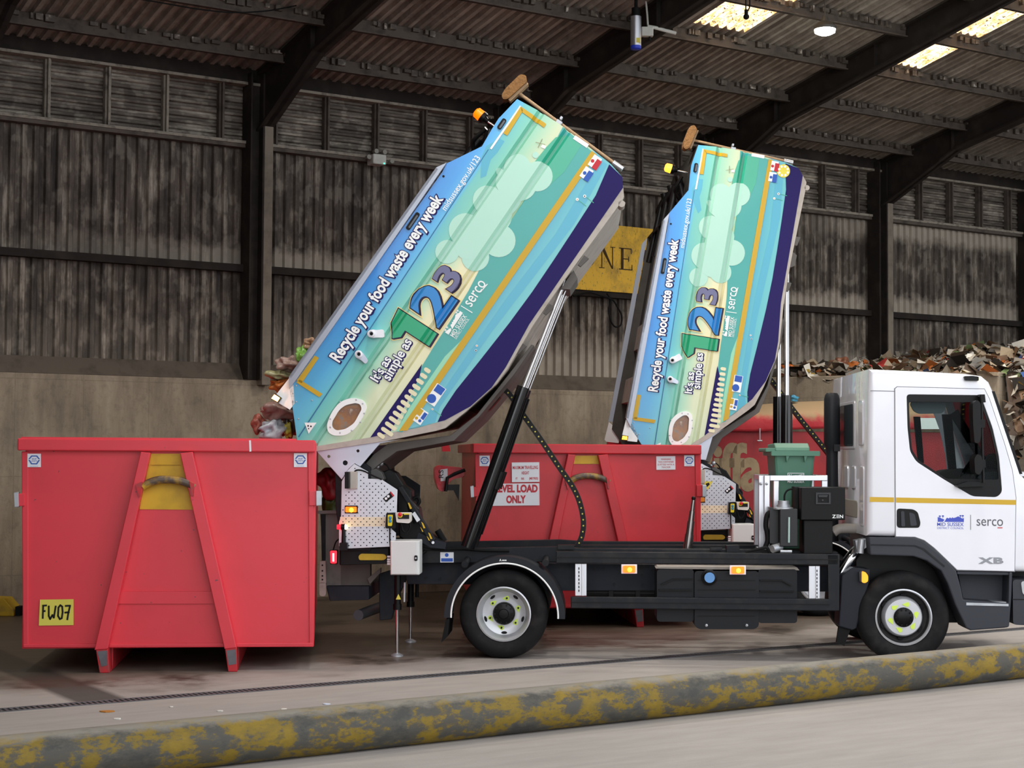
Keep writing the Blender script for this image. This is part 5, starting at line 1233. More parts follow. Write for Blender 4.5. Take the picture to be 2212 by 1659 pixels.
    # flashing beacon on its stalk
    a, b, c = p1(1070, 263), p1(1050, 248), p1(1040, 238); mb = M(); mb.cyl((a[0] + .03, .3, a[1] - .02), (b[0], .3, b[1]), .01); st2 = sub(mb, 'beacon_stalk', CHROME)
    d = (Vector(c) - Vector(a)).normalized(); n = Vector((-d.y, d.x))
    v3 = lambda q: (q.x, .3, q.y)
    bb = Vector(b); mb = M(); mb.cyl(v3(bb), v3(bb + d * .04), .02, .03); mb.cyl(v3(bb + d * .04), v3(bb + d * .075), .052, .055, 20); mb.ball(v3(bb - n * .03), .014); sub(mb, 'beacon_base', BLK, st2, smooth=40)
    mb = M(); mb.cyl(v3(bb + d * .075), v3(bb + d * .135), .052, .048, 24); mb.cyl(v3(bb + d * .135), v3(bb + d * .15), .048, .03, 24); sub(mb, 'beacon_lens', AMBER if near else AMBC, st2, smooth=40, label='lit amber beacon')
    # broom clip
    o = p1(1207.6, 257); mb = M(); mb.prism(uvrect(1207, 259, 9, 13), .10, .2); mb.prism(uvrect(1212, 248, 6, 5), .12, .18); mb.prism(uvrect(1205, 266, 16, 5), .09, .2); sub(mb, 'broom_clip', GALV)
    mb = M(); mb.prism(uvrect(1344, 438, 16, 8), .1, .2); mb.cyl(tuple([p1(1343, 440)[0], .0, p1(1343, 440)[1]]), tuple([p1(1343, 440)[0], .2, p1(1343, 440)[1]]), .03); sub(mb, 'body_bracket', BEIGE)
    return H

CABO = [(1873, 1158), (1876, 840), (1878, 797), (1985, 801.5), (2087, 807), (2122, 812), (2138, 825), (2147, 845), (2169, 911), (2190, 973), (2207, 1024), (2240, 1062), (2256, 1100), (2262, 1236), (2191, 1235.5), (2065, 1232), (2042, 1208), (2015.6, 1184), (1995, 1168), (1974.7, 1160.7)]
CWIN = [(1958, 852), (2116, 854), (2124, 872), (2143, 923), (2157, 985), (2161.6, 1034), (2164, 1063), (2153, 1074), (2100, 1072), (2036, 1034), (1979, 997), (1965.5, 975), (1960, 923)]
def cab(T, part, near, lamp):
    CW = 2.05
    o = P(CABO); win = round_poly(P(CWIN), .03)
    mb = M(); segs = 4; r = .055; rings = []
    def ring(d, y):
        q = offset_poly(o, d); return [mb.bm.verts.new((a, y, b)) for a, b in q]
    ys = []
    for i in range(segs + 1):
        a = math.pi / 2 * i / segs; rings.append(ring(r * (1 - math.sin(a)), r * (1 - math.cos(a))))
    for i in range(segs, -1, -1):
        a = math.pi / 2 * i / segs; rings.append(ring(r * (1 - math.sin(a)), CW - r * (1 - math.cos(a))))
    n = len(o)
    for A, B in zip(rings, rings[1:]):
        wide = A is rings[segs]
        for i in range(n):
            if wide and i in (7, 8, 9): continue       # windscreen opening
            mb.face([A[i], A[(i + 1) % n], B[(i + 1) % n], B[i]])
    q = offset_poly(o, r)
    for y in (0.0, CW): mb.flat(q, y, [win])
    bmesh.ops.remove_doubles(mb.bm, verts=mb.bm.verts, dist=1e-5)
    cb = part(mb, 'cab', CABW, smooth=32, label='white cab')
    sub = lambda mb, nm, mm, par=None, **k: mb.obj(nm, mm, par or cb, **k)
    # windscreen with its black edge
    a, b = o[7], o[10]
    mb = M(); d = (Vector(b) - Vector(a)).normalized(); nn = Vector((d.y, -d.x)) * -.012
    for i in (7, 8, 9): mb.prism([o[i], o[i + 1], (o[i + 1][0] - .012, o[i + 1][1] - .004), (o[i][0] - .012, o[i][1] - .004)], .12, CW - .12)
    sub(mb, 'windscreen', GLASSD)
    mb = M()
    for i in (7, 8, 9):
        mb.prism([(o[i][0] + .012, o[i][1]), (o[i + 1][0] + .012, o[i + 1][1]), (o[i + 1][0] - .02, o[i + 1][1]), (o[i][0] - .02, o[i][1])], .02, .13)
    sub(mb, 'windscreen_seal', BLK)
    # door with window, quarter light, handle, prints
    dp = [(1938, 836), (2126, 841), (2136.6, 862), (2169, 958), (2186, 1016), (2194, 1075), (2191, 1234), (2067, 1231), (2017, 1183), (1996, 1167), (1976, 1160), (1934.5, 1159), (1933, 840)]
    mb = M(); mb.prism(P(dp), -.010, .004, [win]); dr = part(mb, 'door', CABW, bev=.004)
    sl = offset_poly(P(dp), -.006); mb = M(); mb.prism(sl, -.001, .003, [P(dp)]); sub(mb, 'door_gap', mat('gap_grey', '#6e6f76', .6))
    gap = round_poly(offset_poly(P(CWIN), .045), .03)
    hdr = P([(1966, 860), (2113, 862), (2120, 880), (2136, 923), (2150, 985), (2154, 1030), (2096, 1032), (2040, 1026), (1985, 991), (1972, 970), (1966, 923)])
    hole = round_poly(P([(1963, 868), (2117, 869), (2125, 890), (2139, 930), (2152, 985), (2157, 1036), (2045, 1034), (1984, 994), (1970, 972), (1965, 923)]), .02)
    mb = M(); mb.prism(win, -.006, .0, [hole]); wf = part(mb, 'window_frame', BLK, dr)
    mb = M(); mb.prism(hole, .004, .009); part(mb, 'door_glass', GLASS, dr)
    mb = M(); mb.prism(P([(1958, 854), (2117, 855), (2120, 869), (1962, 868)]), .02, .06); sub(mb, 'sun_visor_rail', INT)
    # lines on the door: gold stripe runs over door and corner panel
    for q in ([(1879, 1073.5), (1931, 1074.5), (1931, 1085), (1879, 1084)], [(1935, 1074.5), (2194, 1080), (2194, 1090.5), (1935, 1085.5)]):
        mb = M(); y = -.0015 if q[0][0] < 1900 else -.0115; mb.flat(P(q), y); part(mb, 'gold_stripe', STRIPE, cb if q[0][0] < 1900 else dr, normals=False)
    hp = round_poly(P([(1936.5, 1098), (1972, 1100), (1982, 1106), (1988, 1130), (1985, 1140), (1936.5, 1140)]), .03)
    mb = M(); mb.prism(hp, -.013, -.008); hd = part(mb, 'door_handle', BLK, dr)
    mb = M(); mb.prism(round_poly(P([(1945, 1104), (1952, 1104), (1954, 1137), (1946, 1137)]), .01), -.024, -.012); mb.prism(round_poly(P([(1963, 1106), (1975, 1110), (1980, 1135), (1966, 1136)]), .015), -.017, -.012); part(mb, 'handle_grip', PLAST, hd)
    mb = M(); mb.flat(P([(2023, 1124), (2081.5, 1126), (2081.5, 1127), (2023, 1126)]), -.0115)
    mb = M(); emblem(mb, p1(2025, 1127), p1(2081.5, 1127.5), 15 * MPX, -.0115)
    put_text(mb, 'MID SUSSEX', p1(2024, 1136), p1(2081, 1136.5), 7.4 * MPX, -.0115, .01); put_text(mb, 'DISTRICT COUNCIL', p1(2024, 1142.5), p1(2081, 1143), 4.4 * MPX, -.0115)
    part(mb, 'council_emblem', mat('emblem_blue', '#3a4bb8', .4), dr, normals=False, label='blue hills emblem with council name')
    mb = M(); mb.flat(P([(2095.5, 1112), (2096.5, 1112), (2096.5, 1144.5), (2095.5, 1144.5)]), -.0115); part(mb, 'divider_line', PLAST, dr, normals=False)
    mb = M(); put_text(mb, 'serco', p1(2109, 1135.5), p1(2166, 1136), 14 * MPX, -.0115, .0); part(mb, 'company_lettering', mat('lettering_grey', '#55565c', .5), dr, normals=False)
    mb = M(); mb.flat(round_poly(P([(2154, 1139), (2165, 1139), (2165, 1141), (2154, 1141)]), .004), -.0115); part(mb, 'lettering_underline', INKRED, dr, normals=False)
    mb = M(); put_text(mb, 'XB', p1(2116, 1217), p1(2165, 1217), 12 * MPX, -.0125, .05, 1.1); part(mb, 'model_badge', mat('badge_chrome', '#8f9096', .25, .9), dr, normals=False)
    # roof lamp, roof lines
    mb = M(); mb.prism(round_poly(P([(2081, 813), (2098, 812), (2113, 814), (2113, 823), (2083, 822)]), .01), -.03, .02); rl = sub(mb, 'roof_lamp', BLK, bev=.004); mb = M(); o2 = p1(2112, 818); mb.ball((o2[0], -.01, o2[1]), .018); sub(mb, 'roof_lamp_lens', mat('white_lens_lit', '#ffe0b0', .3, emit=3, ecol='#ffd9a0'), rl, smooth=60)
    mb = M(); mb.flat(P([(1880, 843.5), (1933, 844.5), (1933, 846), (1880, 845)]), -.0008); sub(mb, 'panel_seam', mat('gap_grey', '#6e6f76'))
    # rear face: window, pressed ribs
    x = p1(1874.5, 1000)[0]; zz = lambda y: p1(1875, y)[1]
    def rear(y0, y1, za, zb, th, nm, mm, par=None, slant=0.0):
        xa = p1(1873.5, za)[0]; m_b = M(); m_b.prismx(round_poly([(y0, zz(zb)), (y1, zz(zb)), (y1, zz(za) + slant), (y0, zz(za))], .04), -th * .35, .012); xo = x - .002
        bmesh.ops.translate(m_b.bm, vec=(xo, 0, 0), verts=m_b.bm.verts); return sub(m_b, nm, mm, par, bev=.008)
    rear(.72, 1.5, 866, 964, .012, 'rear_window', mat('rear_glass', '#3a4246', .08)); rear(.66, 1.56, 860, 970, .006, 'rear_window_surround', CABW)
    for a, b, c, d in ((.2, .42, 862, 962), (.16, .36, 1008, 1140), (.6, .8, 1008, 1060), (1.0, 1.25, 1008, 1060), (1.6, 1.85, 862, 1060)): rear(a, b, c, d, .03, 'pressed_rib', CABW)
    rear(.5, 1.5, 1085, 1125, .02, 'rear_hatch', mat('hatch_grey', '#a7a49a', .5))
    # interior
    mb = M(); mb.box(p1(1880, 0)[0] + .03, p1(2195, 0)[0], .06, CW - .06, zz(1120), zz(1110)); mb.prismx([(.06, zz(1110)), (CW - .06, zz(1110)), (CW - .06, zz(970)), (.06, zz(970))], x + .07, x + .09); 
    fl = sub(mb, 'cab_floor', INT)
    for y in (.25, 1.35):
        mb = M(); mb.prism(round_poly(P([(1900, 1060), (2000, 1066), (2000, 1090), (1900, 1085)]), .04), y, y + .48); mb.prism(round_poly(P([(1893, 925), (1915, 925), (1928, 1065), (1900, 1070)]), .05), y, y + .48); mb.prism(round_poly(P([(1888, 885), (1908, 885), (1910, 918), (1890, 918)]), .04), y + .1, y + .38); sub(mb, 'seat', INT, bev=.03, smooth=40)
    mb = M(); mb.prism(round_poly(P([(2095, 1050), (2130, 1020), (2200, 1015), (2230, 1060), (2230, 1110), (2095, 1110)]), .05), .1, CW - .1); sub(mb, 'dashboard', INT, bev=.02)
    mb = M(); a = p1(2088, 1030, .5); t_ = [(a[0] + .2 * math.sin(k) * .45, .5 + .2 * math.cos(k), a[1] + .2 * math.sin(k) * .9) for k in [i * math.pi / 12 for i in range(25)]]; mb.tube(t_, .016); b = p1(2125, 1060, .5); mb.cyl((a[0], .5, a[1]), (b[0], .5, b[1]), .03); sub(mb, 'steering_wheel', BLK, smooth=60)
    mb = M(); mb.prism(round_poly(P([(1966, 872), (1974, 865), (2035, 865), (2043, 869), (2043, 882), (2036, 893), (1985, 894), (1974, 888)], .25), .04), .25, .28); sub(mb, 'sun_visor', mat('visor_grey', '#85878c', .6), bev=.006)
    mb = M(); mb.prism(P([(2036, 895), (2056, 895), (2068, 1030), (2052, 1030)], 1.8), 1.8, 1.84); mb.prism(P([(1975, 900), (1988, 900), (1996, 1000), (1985, 1000)], 1.4), 1.4, 1.45); sub(mb, 'far_pillar', INT)
    # mirrors on the near door
    mb = M(); q = [p1(*c, -.1) for c in ((2115, 855), (2120, 870), (2121, 940), (2123, 1000), (2124, 1042))]; mb.tube(smooth_path([(a, -.10, b) for a, b in q]), .012, 10); mb.prism(P([(2061, 1048), (2085, 1040), (2120, 1041), (2124, 1050), (2065, 1052)]), -.08, .0); mb.prism(P([(2111, 853), (2120, 853), (2122, 870), (2113, 870)]), -.12, .0); ma = part(mb, 'mirror_arm', BLK, smooth=40)
    mb = M(); mb.prism(round_poly(P([(2094, 872), (2104, 864), (2111, 872), (2112, 945), (2108, 958), (2098, 957), (2095, 920)], -.1), .03), -.22, -.08); mb.prism(P([(2109, 907), (2126, 906), (2126, 924), (2110, 925)], -.1), -.13, -.09); part(mb, 'mirror_head', BLK, ma, bev=.012, label='tall black door mirror')
    mb = M(); mb.prism(round_poly(P([(2096, 990), (2103, 980), (2112, 985), (2116, 1010), (2108, 1026), (2098, 1022)], -.1), .03), -.24, -.06); mb.prism(P([(2112, 994), (2127, 993), (2128, 1010), (2113, 1011)], -.1), -.13, -.09); part(mb, 'wide_mirror', BLK, ma, bev=.012)
    # grey plastic below: arch, step, bumper
    mb = M(); mb.prism(P([(1876, 1160), (1974.7, 1161), (1995, 1168.5), (2015.7, 1184.5), (2042, 1208.5), (2065, 1233), (2075, 1270), (2080, 1295), (2177, 1303), (2179, 1236), (2186, 1236), (2184, 1290), (2179, 1354), (2169, 1356), (2095.6, 1361.5), (2086, 1356), (2081, 1345), (2063, 1307), (2046, 1260), (2032, 1233), (2001, 1211), (1972.6, 1201.7), (1879, 1198.6)]), -.02, .30)
    wa = part(mb, 'wheel_arch', PLAST, bev=.012)
    mb = M(); mb.prism(P([(1880, 1175), (1975, 1177), (1995, 1184), (2040, 1222), (2038, 1225), (1992, 1187), (1974, 1180), (1880, 1178)]), -.024, -.019); part(mb, 'arch_crease', CHAS, wa)
    mb = M(); mb.prism(P([(2066, 1234), (2178, 1236), (2178, 1303), (2079, 1297)], .25), .2, .3); mb.prism(P([(2068, 1234), (2179, 1237), (2179, 1242), (2068, 1240)]), .0, .3); ss = part(mb, 'step_well', PLAST)
    mb = M(); mb.prism(P([(2086, 1301), (2177, 1304), (2177, 1309), (2086, 1307)]), -.024, .02); z = p1(2100, 1300)[1]; mb.box(p1(2088, 1300)[0], p1(2175, 1300)[0], .02, .22, z - .02, z); part(mb, 'step_tread', GALV, ss, label='bare metal step tread')
    mb = M(); mb.prism(round_poly(P([(2187, 1252), (2275, 1254), (2275, 1345), (2240, 1352), (2188, 1349)]), .03), -.01, CW + .01); bp = part(mb, 'bumper', PLAST, bev=.015); mb = M(); mb.prism(P([(2186, 1293.5), (2275, 1294), (2275, 1296), (2186, 1295.5)]), -.013, -.005); part(mb, 'bumper_gap', BLK, bp)
    mb = M(); mb.prism(round_poly(P([(2204, 1255), (2240, 1255), (2240, 1285), (2208, 1285)]), .03), -.02, .1); part(mb, 'headlamp', mat('headlamp_glass', '#b9bcc0', .1), bp)
    mb = M(); mb.prism(P([(1850, 1163), (1990, 1166), (2040, 1208), (2076, 1240), (2080, 1345), (1850, 1345)], .34), .34, .38); part(mb, 'arch_liner', BLK)
    mb = M(); mb.prism(P([(1880, 1162), (2190, 1180), (2240, 1236), (2240, 1330), (2190, 1330), (2090, 1300), (2060, 1230), (2000, 1200), (1880, 1195)], .5), .45, 1.6); part(mb, 'engine_block', BLK)
    mb = M(); mb.prism(P([(1816, 1243), (1840, 1225), (1878, 1229), (1876, 1255), (1848, 1356), (1838, 1360), (1810, 1352)], .1), .05, .32); mf = part(mb, 'front_mudguard', mat('front_guard_plastic', '#1c1f27', .45), bev=.01)
    mb = M(); mb.prism(P([(1811, 1352), (1836, 1360), (1823, 1395), (1806, 1387)], .1), .08, .12); part(mb, 'mudflap', BLACK, mf)
    o3 = (1857, 1233, 1874, 1260); mb = M(); mb.prism(P([(1856, 1236), (1862, 1233), (1862, 1258), (1857, 1256)]), .0, .08); ml = part(mb, 'corner_marker', PLAST, mf); mb = M(); mb.prism(round_poly(P([(1861, 1234), (1868, 1235), (1874, 1243), (1874, 1255), (1868, 1259), (1861, 1258)]), .015), -.03, .03); part(mb, 'marker_lens', AMBOFF if not near else mat('amber_lens_dim', '#f09a20', .3, emit=.6, ecol='#ff9a20'), ml, bev=.006)
    mb = M(); a, b, c = p1(1818, 1236, .25), p1(1838, 1205, .25), p1(1850, 1190, .3); mb.tube(smooth_path([(a[0] - .05, .25, a[1] - .12), (a[0], .25, a[1]), (b[0], .25, b[1]), (c[0], .3, c[1])]), [.052] * 19, 18); part(mb, 'exhaust_elbow', CHROME, smooth=60)
    mb = M(); q = [p1(*c, .6) for c in ((1800, 1150), (1815, 1142), (1848, 1142), (1870, 1142))]; mb.tube(smooth_path([(a, .6, b) for a, b in q]), .045, 16); part(mb, 'intake_hose', mat('hose_pale', '#b7aea6', .5), smooth=60)
    mb = M(); a, b = p1(1862, 1165, .1), p1(1858, 1195, .1); mb.cyl((a[0], .1, a[1]), (b[0], .1, b[1]), .03); mb.prism(P([(1848, 1168), (1876, 1162), (1878, 1178), (1852, 1196)], .15), .15, .3); part(mb, 'cab_mount', GALV)
    # air intake stack behind the cab
    mb = M(); w = p1(1797, 900, 1.35); top = p1(1797, 849, 1.35)[1]; low = p1(1797, 1055, 1.35)[1]; m2 = p1(1797, 960, 1.35)[1]
    mb.lathez((w[0], 1.35, 0), [(.05, top), (.066, top - .02), (.075, top - .06), (.078, m2), (.06, m2 - .03), (.055, m2 - .1), (.06, low), (.06, low - .5)], 24); mb.prism(P([(1800, 960), (1813, 960), (1813, 975), (1800, 975)], 1.3), 1.25, 1.4)
    part(mb, 'intake_stack', mat('stack_black', '#2b2c30', .45), smooth=35)
FIRST = lorry(F1, 'nearest white-cabbed waste lorry with its blue and teal body half tipped', True)
SECOND = lorry(F2, 'waste lorry further back with its blue and teal body tipped almost upright', False)

# ============================================================ THINGS CARRIED BY THE LORRIES
WOOD = mat('broom_wood', '#a98a68', 0.6, dirt=0.4, dcol='#6d543c', dscale=12)
BRIS = mat('broom_bristle', '#8a6238', 0.9, dirt=0.5, dcol='#5c3f24', dscale=40, bump=0.8)
def broom(fr, near, label):
    t = thing('broom', label, 'broom', m=fr.m @ hopper_pose(near), group='brooms clipped to the tipped bodies')
    y = .16
    mb = M(); a, b = p1(1117, 199, y), p1(1341, 363, y); mb.cyl((a[0], y, a[1]), (b[0], y, b[1]), .0155, seg=14); mb.obj('handle', WOOD, t, smooth=50)
    a, b = p1(1324, 351, y), p1(1341, 363, y); d = (Vector(b) - Vector(a)).normalized() * .02; mb = M(); mb.cyl((a[0], y, a[1]), (b[0] + d.x, y, b[1] + d.y), .026, seg=16); mb.obj('handle_sleeve', ALU, t, smooth=40, label='bright metal sleeve')
    mb = M(); mb.prism(P([(1139, 180), (1142, 184), (1102, 222), (1098, 217)], y), y - .05, y + .05); hd = mb.obj('broom_head', WOOD, t, bev=.005)
    mb = M(); mb.prism(round_poly(P([(1139, 180), (1137, 166), (1124, 164), (1092, 195), (1084, 209), (1087, 218), (1098, 217)], y), .02), y - .07, y + .07); o = mb.obj('bristles', BRIS, hd, bev=.012)
broom(F1, True, 'wooden yard broom clipped across the top of the nearer tipped lorry body')
broom(F2, False, 'wooden yard broom clipped across the top of the further upright lorry body')
def wheelie(fr, label):
    t = thing('wheeled_bin', label, 'bin', fr)
    d = .58; zb = p1(1663, 1189, .5)[1] + .004
    L = lambda x, yy, dd: p1(x, yy, dd)
    x0, zt = L(1660, 957, d); x1 = L(1771, 957, d)[0]; zr = L(1700, 974, d)[1]; bx0 = L(1672, 1000, d)[0]; bx1 = L(1762, 1000, d)[0]
    bw = (bx1 - bx0); D = .62
    mb = M(); q0 = [(bx0 + .07, d + .10), (bx1 - .07, d + .10), (bx1 - .07, d + D - .05), (bx0 + .07, d + D - .05)]; q1 = [(bx0, d + .02), (bx1, d + .02), (bx1, d + D), (bx0, d + D)]
    A = [mb.bm.verts.new((x, y, zb)) for x, y in q0]; B = [mb.bm.verts.new((x, y, zr)) for x, y in q1]
    for i in range(4): mb.face([A[i], A[(i + 1) % 4], B[(i + 1) % 4], B[i]])
    mb.face(A); mb.face(B)
    bd = mb.obj('bin_body', GREENB, t, bev=.025)
    mb = M(); mb.box(x0 + .02, x1, d - .03, d + D + .02, zr - .045, zr); mb.obj('bin_rim', GREENB, t, bev=.008)
    for px_ in (1701, 1740):
        a = L(px_, 975, d); mb = M(); mb.prism([(a[0] - .015, zr - .045), (a[0] + .015, zr - .045), (a[0] - .01, zr - .10)], d - .02, d + .03); mb.obj('rim_rib', GREENB, t)
    mb = M(); mb.prismx([(d - .02, zr), (d + D, zr), (d + D, zt - .01), (d + .1, zt), (d - .0, zr + .03)], x0 + .06, x1 - .09); mb.box(x0 - .03, x0 + .10, d - .0, d + D * .9, zr - .01, zr + .025); ld = mb.obj('lid', GREENB, t, bev=.01)
    y = d - .004
    sl = lambda z: d + .02 + .08 * (zr - z) / (zr - zb) - .006
    la, lb = L(1702, 1018, d), L(1738, 1018, d); za, zt2 = L(1702, 1020, d)[1], L(1702, 1011, d)[1]; yl = sl(zt2)
    mb = M(); mb.prism([(la[0], L(0, 1023, d)[1]), (lb[0], L(0, 1023, d)[1]), (lb[0], L(0, 1010.5, d)[1]), (la[0], L(0, 1010.5, d)[1])], yl - .001, yl + .02, [offset_poly([(la[0], L(0, 1023, d)[1]), (lb[0], L(0, 1023, d)[1]), (lb[0], L(0, 1010.5, d)[1]), (la[0], L(0, 1010.5, d)[1])], .005)])
    emblem(mb, (la[0] + .008, L(0, 1018, d)[1]), (lb[0] - .008, L(0, 1018, d)[1]), .022, yl - .001); put_text(mb, 'MID SUSSEX', (la[0], L(0, 1031, d)[1]), (lb[0], L(0, 1031, d)[1]), .024, yl - .001, .02)
    mb.obj('bin_emblem', WPRINT, bd, normals=False, label='white council emblem')
wheelie(F1, 'green wheeled bin standing in the aluminium frame behind the white cab')

# ------------------------------------------------------------ food waste bags slipping out of the first body
def crumple(name, label, fr, c, d, rx, rz, ry, col, seed, col2=None, rough=.35, group='bags of waste slipping out of the tipped body'):
    x, z = fr.loc(c[0], c[1], d); rr = random.Random(seed)
    bm = bmesh.new(); bmesh.ops.create_icosphere(bm, subdivisions=4, radius=1)
    dirs = [(Vector((rr.gauss(0, 1), rr.gauss(0, 1), rr.gauss(0, 1))).normalized(), rr.uniform(.5, 1)) for _ in range(26)]
    for v in bm.verts:
        n = v.co.normalized(); k = 1.0
        for dd, a in dirs:
            q = n.dot(dd)
            if q > .6: k -= a * .24 * (q - .6) ** .7
            k += .035 * math.sin(9 * q * a + a * 20)
        v.co = Vector((n.x * rx * k * 1.3, n.y * ry * k * 1.3, n.z * rz * k * 1.3))
    me = bpy.data.meshes.new(name); bm.to_mesh(me); bm.free()
    me.polygons.foreach_set('use_smooth', [True] * len(me.polygons))
    o = bpy.data.objects.new(name, me); C.objects.link(o)
    o.matrix_world = fr.m @ Matrix.Translation((x, d, z))
    me.materials.append(mat('film_' + col.strip('#'), col, rough, dirt=.75 if col2 else 0, dcol=col2 or '#333333', dscale=14))
    tag(o, label, 'rubbish bag', group)
    return o
for c, d, rx, rz, ry, col, col2, sd_, lab in (
    ((672, 742), .45, .06, .045, .08, '#b08a6c', '#6b4632', 1, 'small brown bag, topmost of the bags slipping from the body'),
    ((655, 768), .45, .075, .085, .10, '#7fb050', '#4c7a30', 2, 'bright green bag beside the grey lip of the tipped body'),
    ((626, 788), .45, .10, .075, .13, '#a68a80', '#6d4d44', 3, 'pinkish grey crumpled bag just below the bright green bag'),
    ((608, 812), .45, .10, .05, .13, '#a09a72', '#6d6a48', 4, 'flat olive bag between the pinkish bag and the orange waste'),
    ((606, 829), .45, .085, .06, .11, '#b5662e', '#6e3316', 5, 'orange brown food waste above the lit amber lamp'),
    ((600, 887), .35, .16, .085, .16, '#a08078', '#6a463e', 6, 'large brownish pink bag just under the lit amber lamp'),
    ((588, 926), .35, .145, .095, .15, '#c2cad2', '#6f6a78', 7, 'pale bluish white bag resting on the skip rim'),
    ((560, 918), .45, .06, .08, .10, '#a35a4c', '#6b3a34', 8, 'reddish bag at the left edge of the falling bags'),
    ((628, 912), .55, .06, .15, .12, '#5a4034', '#33241c', 9, 'dark brown sludge hanging behind the falling bags'),
    ((621, 930), .30, .035, .07, .05, '#b9b048', '#7a742a', 10, 'narrow yellow green wrapper beside the pale white bag'),
    ((714, 1040), .75, .10, .12, .12, '#b22a32', '#5a1418', 11, 'dark red sack wedged between the skip and the hinge plate'),
    ((716, 1085), .85, .08, .12, .12, '#59602c', '#2e3016', 12, 'dark green sack wedged below the red sack by the skip'),
):
    crumple('waste_bag', lab, F1, c, d, rx, rz, ry, col, sd_, col2)

# ============================================================ ON THE WALL AND ROOF
def bloc(px, py, y): return BF.loc(px, py, y)
# painted zone board
t = thing('zone_board', 'large dirty yellow board with black serif capitals fixed high on the corrugated wall', 'sign', BF)
m_, nt_, b_n = nodes('dirty_yellow_board')
n_ = noise(nt_, 2.2, 6, None, .7); n2_ = noise(nt_, 26, 5, None, .75, (1, 1, .45)); tc_ = N(nt_, 'ShaderNodeTexCoord')
r_ = ramp(nt_, n_, [(.48, (0, 0, 0, 1)), (.70, (.8, .8, .8, 1))]); r2_ = ramp(nt_, n2_, [(.56, (0, 0, 0, 1)), (.66, (.85, .85, .85, 1))])
c_ = mixc(nt_, r2_.outputs[0], mixc(nt_, r_.outputs[0], srgb('#f0bc10'), srgb('#8a6a12')), srgb('#4a3a14'))
nt_.links.new(c_, b_n.inputs['Base Color']); b_n.inputs['Roughness'].default_value = .5
yb = 0.0
z0, z1 = bloc(1385, 635, yb)[1], bloc(1285, 482, yb)[1]; xa, xb = bloc(1188, 560, yb)[0], bloc(1440, 560, yb)[0]
mb = M(); mb.box(xa, xb, yb, yb + .03, z0, z1); mb.obj('board', m_, t, bev=.004)
lz0, lz1 = bloc(1330, 581.5, yb)[1], bloc(1330, 534, yb)[1]; H = lz1 - lz0; yl = yb - .002
mb = M()
def box2(x0, x1, za, zb): mb.flat([(x0, lz0 + za * H), (x1, lz0 + za * H), (x1, lz0 + zb * H), (x0, lz0 + zb * H)], yl)
def lx(px): return bloc(px, 558, yb)[0]
a, b = lx(1213), lx(1243); w = b - a                                                     # Z
box2(a, b, .95, 1); box2(a, b, 0, .05); mb.flat([(a, lz0 + .04 * H), (a + .26 * w, lz0 + .04 * H), (b, lz0 + .96 * H), (b - .26 * w, lz0 + .96 * H)], yl); box2(a, a + .05 * w, .75, 1); box2(b - .05 * w, b, 0, .25)
a, b = lx(1251), lx(1286); cx_, w = (a + b) / 2, (b - a) / 2                              # O
mb.flat(circle((cx_, lz0 + H / 2), w, 32, H / 2 * 1.02), yl, [circle((cx_, lz0 + H / 2), w * .66, 32, H / 2 * .93)])
a, b = lx(1294), lx(1329); w = b - a                                                     # N
box2(a + .14 * w, a + .20 * w, .03, 1); box2(b - .20 * w, b - .14 * w, 0, 1); mb.flat([(a + .04 * w, lz0 + H), (a + .28 * w, lz0 + H), (b - .14 * w, lz0), (b - .22 * w, lz0)], yl); box2(a, a + .34 * w, 0, .035); box2(b - .32 * w, b, .965, 1); box2(a - .02 * w, a + .2 * w, .965, 1)
a, b = lx(1337), lx(1366); w = b - a                                                     # E
box2(a + .14 * w, a + .34 * w, 0, 1); box2(a, b - .06 * w, .955, 1); box2(a, b, 0, .045); box2(a + .3 * w, b - .25 * w, .48, .525); box2(b - .12 * w, b - .06 * w, .75, 1); box2(b - .06 * w, b, 0, .26); box2(b - .31 * w, b - .25 * w, .4, .62)
a, b = lx(1384), lx(1399); w = b - a                                                     # 1
box2(a + .38 * w, a + .72 * w, 0, 1); box2(a + .1 * w, b, 0, .04); mb.flat([(a, lz0 + .86 * H), (a + .4 * w, lz0 + .9 * H), (a + .7 * w, lz0 + H), (a, lz0 + .89 * H)], yl)
mb.obj('board_lettering', mat('board_ink', '#3a2408', .6, dirt=.4, dcol='#7a5a14'), t, normals=False)
# cables under the board
mb = M(); q = [bloc(*p, -.02) for p in ((1238, 640), (1270, 632), (1300, 640), (1322, 648), (1332, 662), (1342, 682), (1340, 702), (1328, 706), (1318, 692), (1314, 668), (1318, 648), (1310, 634))]
mb.tube(smooth_path([(x, -.03, z) for x, z in q], 6), .012); tag(struct('wall_cable', mb, BLACK), 'loose black cable looped on the wall under the yellow board', 'cable')
bpy.data.objects['wall_cable'].pop('kind', None)
# twin spot emergency light
x, z = bloc(817, 345, -.1); t = thing('emergency_light', 'white twin-spot emergency light box fixed on the wall rail between the left column and the first lorry', 'light', m=BF.m @ Matrix.Translation((x, -.1, z)))
t['label'] = 'white twin-spot emergency light box on the wall left of the first lorry'
mb = M(); mb.box(-.095, .095, -.05, .13, -.065, .065); mb.obj('light_box', mat('fitting_white', '#c9c9c2', .5, dirt=.4, dcol='#8a867c'), t, bev=.015)
for sx, sz in ((-.165, .01), (.165, -.01), (-.06, .095), (.06, .095)):
    mb = M(); mb.cyl((sx, -.07, sz), (sx, .0, sz), .03, .024, 14); mb.tube([(sx, .0, sz), (sx * .5, .05, sz * .5)], .008); mb.obj('spot_head', mat('spot_grey', '#8d8a80', .5), t, smooth=40)
mb = M(); mb.ball((.06, -.052, -.05), .008); mb.obj('charge_lamp', mat('green_led', '#30e0a0', .4, emit=3, ecol='#30ffb0'), t)
